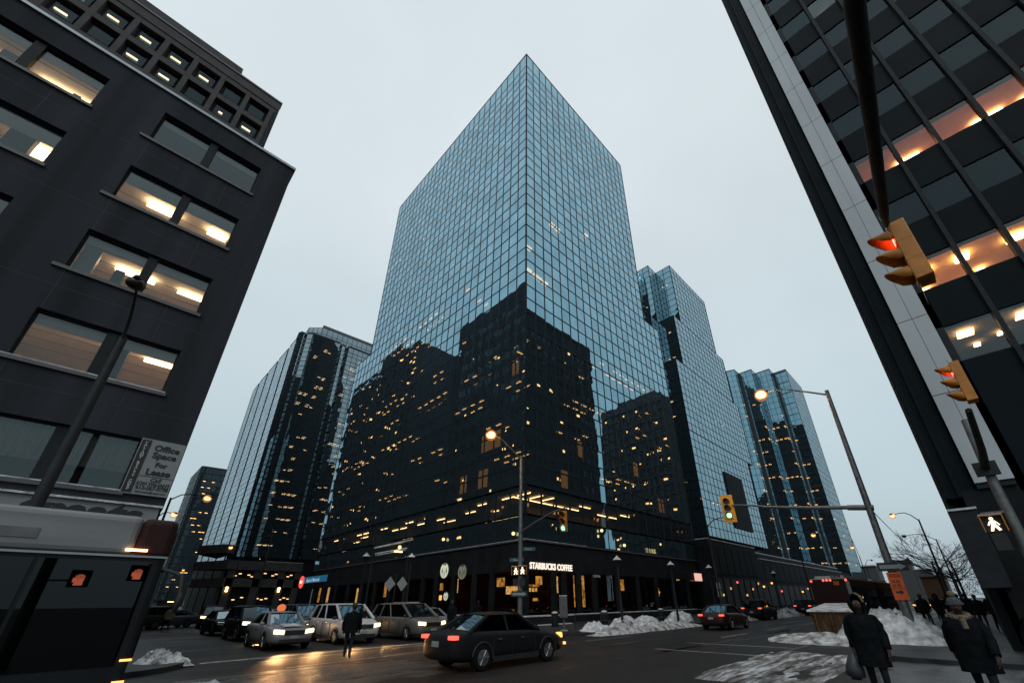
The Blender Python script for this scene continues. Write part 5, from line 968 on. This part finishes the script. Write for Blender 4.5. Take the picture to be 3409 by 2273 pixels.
MB().box((-12,-1.31,2.46),(.0,-1.285,2.49)).build('gutter_trim','cap',nb_); MB().box((-.55,-1.325,2.55),(-.28,-1.30,2.585)).build('side_marker',emi('marker_glow',(1,.55,.22),7.),nb_)
MB().box((-3.,-1.305,2.66),(-1.55,-1.292,2.80)).build('advert_smudge',mat('grey_print',(.12,.13,.14),.6),nb_)
MB().box((-.02,-1.2,1.0),(.03,1.2,2.3)).build('windscreen','busglass',nb_); MB().tube([(0,-1.3,2.3),(.25,-1.55,2.2),(.3,-1.6,1.9)],.03,6).ball((.3,-1.6,1.8),.10,8,6,sc_=(.5,1,1.6)).build('mirror','black',nb_)
for i in range(3): MB().box((-.12,-1.30,1.0-.28*i),(.02,-1.285,1.03-.28*i)).build('amber_reflection','amber',nb_)  # glowing bars paint in the reflected turn and marker lamps
MB().box((.02,-1.1,2.52),(.04,1.1,2.9)).build('destination_sign','signblack',nb_)
# red articulated bus driving away
t=thing('red_bus','red articulated bus driving away with red tail lamps and a frosted roof','bus',(39.2,7.9,0),R(-1))
for (a,b_) in ((0,9.5),(10.6,19)):
    o=MB().box((a,-1.28,.35),(b_,1.28,3.05)).build('body','busred',t); bevel(o,.1,3)
    MB().box((a+.4,-.95,3.05),(b_-.3,.95,3.28)).build('roof_pod','white',t); MB().box((a+.1,-1.2,3.05),(b_-.1,1.2,3.09)).build('roof_frost','snow',t)
    for sy in (1,-1): MB().box((a+.8,sy*1.27,1.2),(b_-.3,sy*1.295,2.45)).build('window_strip','busglass',t); MB().box((a+.3,sy*1.27,2.5),(b_-.2,sy*1.29,2.95)).build('side_band','ochre',t)
    for wx in (a+2.2,b_-1.6):
        for sy in (1,-1): w=MB().tube([(wx,sy*1.05,.48),(wx,sy*1.30,.48)],.48,16).build('wheel','rubber',t); MB().disc((wx,sy*1.31,.48),(0,sy,0),.27,12).build('rim','rim',w)
MB().box((9.5,-1.15,.5),(10.6,1.15,2.95)).build('bellows','black',t)
MB().box((-.02,-1.0,1.55),(.0,1.0,2.55)).build('rear_window','maroon',t); MB().box((-.03,-1.05,.6),(.0,1.05,1.3)).build('engine_grille','rust',t); MB().box((-.035,-.62,2.62),(-.01,-.28,2.88)).build('route_sign','orange',t)
for y,z in ((1.15,2.93),(.33,2.97),(.1,2.97),(-.12,2.97),(-1.1,2.95)): MB().ball((-.03,y,z),.085,10,6,sc_=(.5,1,1)).build('marker_lamp','tail',t)
for y in (1.1,-1.1): MB().ball((-.03,y,1.05),.13,10,6,sc_=(.4,1,1)).build('taillight','tail',t)
textmesh('6404',.32,frame((-.0,-.2,3.1),(0,-1,0)),.01,.01).build('fleet_number','signdark',t); MB().box((-.04,-1.28,1.7),(-.01,-1.05,2.9)).build('side_notice','signgrey',t)
for i in range(4): MB().box((1.6+.4*i,-1.31,1.5+.25*(i%2)),(1.75+.4*i,-1.30,1.65+.25*(i%2))).build('interior_lamp','warm2',t)
# small lit vehicles far down the street and tail lights by the shops
for lb,x,y,k,hd,tl,yw in [('distant dark van facing us with yellow headlights beyond the bus',78,5.9,'suv','headb',None,180),('distant dark car with white headlights right of the orange sign',92,4.6,'sedan','headb',None,180),('parked dark car by the shops with red taillights, nearer',46.5,18.6-2.9,'suv',None,'tail',0),('parked dark car by the shops with red taillights, farther',62,15.4,'suv',None,'tail',0)]:
    car('far_car',lb,x,y,R(yw),k,'dark',hd,tl,group='cars far along the street',detail=False)
# road lighting from real headlamps
def spot(x,y,z,tx_,ty_,e,sz=55):
    l=bpy.data.lights.new('headlamp_beam','SPOT'); l.energy=e; l.color=(1,.52,.20); l.spot_size=R(sz); l.spot_blend=.7; l.shadow_soft_size=.08
    o=bpy.data.objects.new('headlamp_beam',l); col.objects.link(o); o.location=(x,y,z); d=Vector((tx_,ty_,0))-Vector((x,y,z)); o.rotation_euler=d.to_track_quat('-Z','Y').to_euler()
for x,y,tx_,e in ((6.5,21.45,6.6,420),(7.8,21.45,7.9,480),(9.6,21.85,9.6,360),(11.1,21.85,11.2,360),(13.2,21.1,13.4,300)): spot(x,y,.68,tx_,y-6.2,e)
spot(12.6,11.2,.65,18,10.5,120); spot(7.6,28.2,.8,7.4,20,250); spot(10.6,28.4,.8,11,20,200)
# ---------------------------------------------------------------- people
def person(label,x,y,rz,h=1.74,coat='cloth',pants='cloth2',lean=0.,stride=.22,hem=.62,headwear=None,scarf=False,hood=None,z=0.,hands=False,arms=(.05,-.05),group=None,wide=1.,bend=0.,segs=2):
    t=thing('person',label,'person',(x,y,z),rz,group); s=h/1.75
    J={};E_=[]
    def j(n,p,r,par=None):
        J[n]=(Vector(p),r)
        if par:E_.append((par,n))
    j('pel',(0,0,.95),.15); j('bel',(.01,0,1.12),.14,'pel'); j('che',(.02,0,1.31),.16,'bel'); j('nb',(.03,0,1.46),.07,'che'); j('nk',(.045,0,1.53),.055,'nb'); j('hl',(.07,0,1.60),.075,'nk'); j('hm',(.075,0,1.665),.095,'hl'); j('ht',(.07,0,1.73),.06,'hm'); j('nose',(.185,0,1.635),.018,'hl')
    for k,sy in (('l',1),('r',-1)):
        st=stride*sy; ar=arms[0] if sy>0 else arms[1]
        j('sh'+k,(.01,sy*.19,1.41),.075,'che'); j('el'+k,(.0+ar,sy*.27,1.13),.055,'sh'+k); j('wr'+k,(.08+2*ar,sy*.27,.90),.034,'el'+k); j('pa'+k,(.11+2*ar,sy*.27,.83),.036,'wr'+k)
        if hands:
            for q in range(4):
                b=(.115+2*ar+.02*(q-1.5),sy*(.27-.008),.78); j(f'f{q}a'+k,b,.011,'pa'+k); j(f'f{q}b'+k,(b[0]+.012,b[1]-sy*.015,.735-.006*(1.5-abs(q-1.5))),.009,f'f{q}a'+k); j(f'f{q}c'+k,(b[0]+.018,b[1]-sy*.035,.71),.008,f'f{q}b'+k)
            j('ta'+k,(.155+2*ar,sy*.25,.80),.012,'pa'+k); j('tb'+k,(.165+2*ar,sy*.235,.765),.010,'ta'+k)
        else: j('ha'+k,(.13+2*ar,sy*.265,.76),.028,'pa'+k)
        j('hip'+k,(0,sy*.095,.88),.105,'pel'); j('kn'+k,(st*.5+.03,sy*.10,.50),.066,'hip'+k); j('an'+k,(st-.03,sy*.10,.09),.046,'kn'+k); j('to'+k,(st+.15,sy*.115,.04),.04,'an'+k)
    nm=list(J); me=bpy.data.meshes.new('body'); me.from_pydata([tuple(J[n][0]*s) for n in nm],[(nm.index(a),nm.index(b)) for a,b in E_],[])
    o=bpy.data.objects.new('body',me); col.objects.link(o); md=o.modifiers.new('k','SKIN'); 
    for i,n in enumerate(nm): me.skin_vertices[0].data[i].radius=(J[n][1]*s,)*2; me.skin_vertices[0].data[i].use_root=(n=='pel')
    sb=o.modifiers.new('s','SUBSURF'); sb.levels=segs if hands else 1; dg=bpy.context.evaluated_depsgraph_get(); dg.update()
    m2=bpy.data.meshes.new_from_object(o.evaluated_get(dg)); o.modifiers.clear(); o.data=m2; o.parent=t
    for q in ('skin',coat,pants,'black'): m2.materials.append(M[q])
    for p in m2.polygons:
        c=p.center/s; p.use_smooth=True
        p.material_index=0 if c.z>1.5 else (3 if c.z<.13 else (0 if (abs(c.y)>.2 and c.z<.89 and c.z>.6) else (2 if c.z<.98 else 1)))
    # coat: lofted rings and sleeves
    b=MB(); vs=[];n=18; rings=[(1.50,.075,.085),(1.47,.10,.13),(1.42,.14,.225),(1.30,.175,.25),(1.15,.175,.245),(1.0,.17,.235),(.85,.18,.25),(max(hem,.3),.20,.265)]
    rings=[r for r in rings if r[0]>hem-.01]
    for (zz,a,c) in rings:
        for k in range(n): an=2*math.pi*k/n; f=1+.035*math.sin(an*5+zz*9); vs.append(((a*wide*f*math.cos(an)+.02)*s,c*wide*f*math.sin(an)*s,zz*s))
    b.add(vs,[(i*n+k,(i+1)*n+k,(i+1)*n+(k+1)%n,i*n+(k+1)%n) for i in range(len(rings)-1) for k in range(n)],0,True)
    for k,sy in (('l',1),('r',-1)): P=[J['sh'+k][0],J['el'+k][0],J['wr'+k][0]]; b.tube([(P[0]+Vector((0,-sy*.03,.0)))*s,(P[0].lerp(P[1],.5)+Vector((0,sy*.012,0)))*s,P[1]*s,P[2]*s],[.095*s,.088*s,.078*s,.062*s],10)
    b.build('coat',coat,t)
    hc=Vector((.06,0,1.66))*s
    if headwear: 
        q=MB(); vs=[]
        for i in range(6):
            a=i/5*R(95); 
            for k in range(14): an=2*math.pi*k/14; vs.append((hc.x-.005+.128*s*math.sin(a)*math.cos(an),.118*s*math.sin(a)*math.sin(an),hc.z+.02*s+.135*s*math.cos(a)))
        q.add(vs,[(i*14+k,(i+1)*14+k,(i+1)*14+(k+1)%14,i*14+(k+1)%14) for i in range(5) for k in range(14)],0,True); q.tube([(hc.x-.005,0,hc.z+.01*s),(hc.x-.005,0,hc.z+.05*s)],.128*s,14); hat=q.build('hat',headwear,t)
        if headwear=='wool': MB().ball((hc.x,0,hc.z+.19*s),.06*s,10,8).build('pompom','fur',hat)
    elif hood is None:
        MB().ball((hc.x-.02,0,hc.z+.025),.112*s,12,8,sc_=(1,.95,1)).build('hair','black',t)
    if hood:
        vs=[];q=MB()
        for i in range(9):
            for k in range(13): th=math.pi*i/8; ph=R(48)+R(264)*k/12; vs.append((hc.x-.02+.165*s*math.sin(th)*math.cos(ph)*1.05,.15*s*math.sin(th)*math.sin(ph),hc.z+.19*s*math.cos(th)))
        q.add(vs,[(i*13+k,(i+1)*13+k,(i+1)*13+k+1,i*13+k+1) for i in range(8) for k in range(12)],0,True); ho=q.build('hood',coat,t); so_=ho.modifiers.new('t','SOLIDIFY'); so_.thickness=.02
        if hood=='fur': MB().tube([(hc.x-.02+.17*s*math.sin(a)*math.cos(R(48)),.16*s*math.sin(a)*math.sin(R(48))*sg,hc.z+.19*s*math.cos(a)) for sg in (1,) for a in [R(v) for v in range(10,90,12)]],.022,6).build('hood_trim','fur',ho)
    if scarf: MB().tube([(.03*s+.105*s*math.cos(a),.12*s*math.sin(a),(1.49-.03*math.cos(a))*s) for a in [2*math.pi*k/16 for k in range(17)]],.05*s,8).tube([(.15*s,.02,1.44*s),(.19*s,.03,1.28*s)],[.05*s,.04*s],8).build('scarf','fur',t)
    if hands:
        for sy in (1,-1): MB().ball((.155*s,sy*.035*s,1.672*s),.012*s,8,6).build('eye','signgrey',t)
        MB().tube([(.158*s,-.03*s,1.59*s),(.166*s,0,1.588*s),(.158*s,.03*s,1.59*s)],.006*s,6).build('mouth','maroon',t)
    return t
pa=person('person in a black hooded coat walking toward us carrying a grey bag',11.0,1.86,R(190),1.74,hood='fur',hem=.60,hands=True,wide=.98,arms=(.02,-.05),stride=.12)
b=MB().tube([(.02,-.30,.80),(.03,-.33,.72),(.0,-.34,.55),(-.02,-.36,.42),(-.02,-.36,.36)],[.02,.08,.15,.16,.10],12); o=b.build('hand_bag','leather',loc=(11.0,1.86,0)); o.rotation_euler=(0,0,R(190)); tag(o,'soft grey bag hanging from the hand of the hooded person','bag')
person('person in a dark coat with a pompom hat and pale scarf walking on the right',11.2,.41,R(180),1.70,headwear='wool',scarf=True,hem=.62,hands=True,arms=(.10,-.10),stride=.28,wide=1.05)
person('person with a blue hat half cut off by the right edge',9.0,-.52,R(170),1.78,headwear='bluewool',hem=.55,wide=1.1)
pc=person('person in dark clothes standing on the road before the silver taxi holding a paper',7.45,16.9,R(60),1.74,hem=.80,stride=.16,arms=(.04,.10))
MB().box((.22,-.30,1.02),(.235,-.05,1.22)).build('paper_sheet','paper',loc=(7.45,16.9,0)); o=bpy.data.objects['paper_sheet']; o.rotation_euler=(0,0,R(60)); tag(o,'white sheet of paper held by the person on the road','paper')
person('pinkish clad person stepping off the kerb far up the side street',5.6,46.,R(-60),1.74,coat='fur',hem=.8)
# waiting crowd on the far pavement: one figure per kind, then copies
CR=[('person in a long dark coat at the left end of the waiting crowd',44,3.4,175,0),('person with a bare head second in the waiting crowd',47,2.8,190,1),('person in a hooded coat in the middle of the crowd',42,2.4,170,2),('person in a dark coat close behind the hooded one',45,1.9,185,0),('person walking with long strides before the crowd',39,3.0,200,3),('person at the back of the crowd beside the tree',52,2.4,180,1),
 ('person in dark clothes behind the pompom hat',40,1.3,175,2),('person standing near the black building wall',43,.9,165,0),('person seen under the walk signal, nearer the wall',36,.4,182,1),('person by the shop front posts',34,-.2,190,3),('small dark figure far along the pavement',60,1.8,180,0),('small figure left of the sagging crowd line',56,3.2,180,2)]
proto=[None]*4
for lb,x,y,a,k in CR:
    if proto[k] is None:
        proto[k]=person(lb,x,y,R(a),[1.78,1.7,1.75,1.8][k],hem=[.5,.7,.6,.75][k],hood='plain' if k==2 else None,headwear='cloth' if k==0 else None,stride=[.1,.15,.12,.4][k],group='people waiting on the corner'); p=proto[k]
    else: p=copy_tree(proto[k]); p['label']=lb
    p.location=(x,y,.14); p.rotation_euler=(0,0,R(a))
for lb,x,y,a in [('dark figure by the coffee shop window',26.2,27.6,100),('figure walking past the shop front left of the pole',24.8,31.5,80),('dark figure at the coffee shop corner, right of the pole',31.5,27.4,200),('dark pedestrian standing at the kerb right of the pewter minivan',16.4,23.4,220)]:
    p=copy_tree(proto[1]); p['label']=lb; p['group']='people outside the coffee shop'; p.location=(x,y,.14); p.rotation_euler=(0,0,R(a))
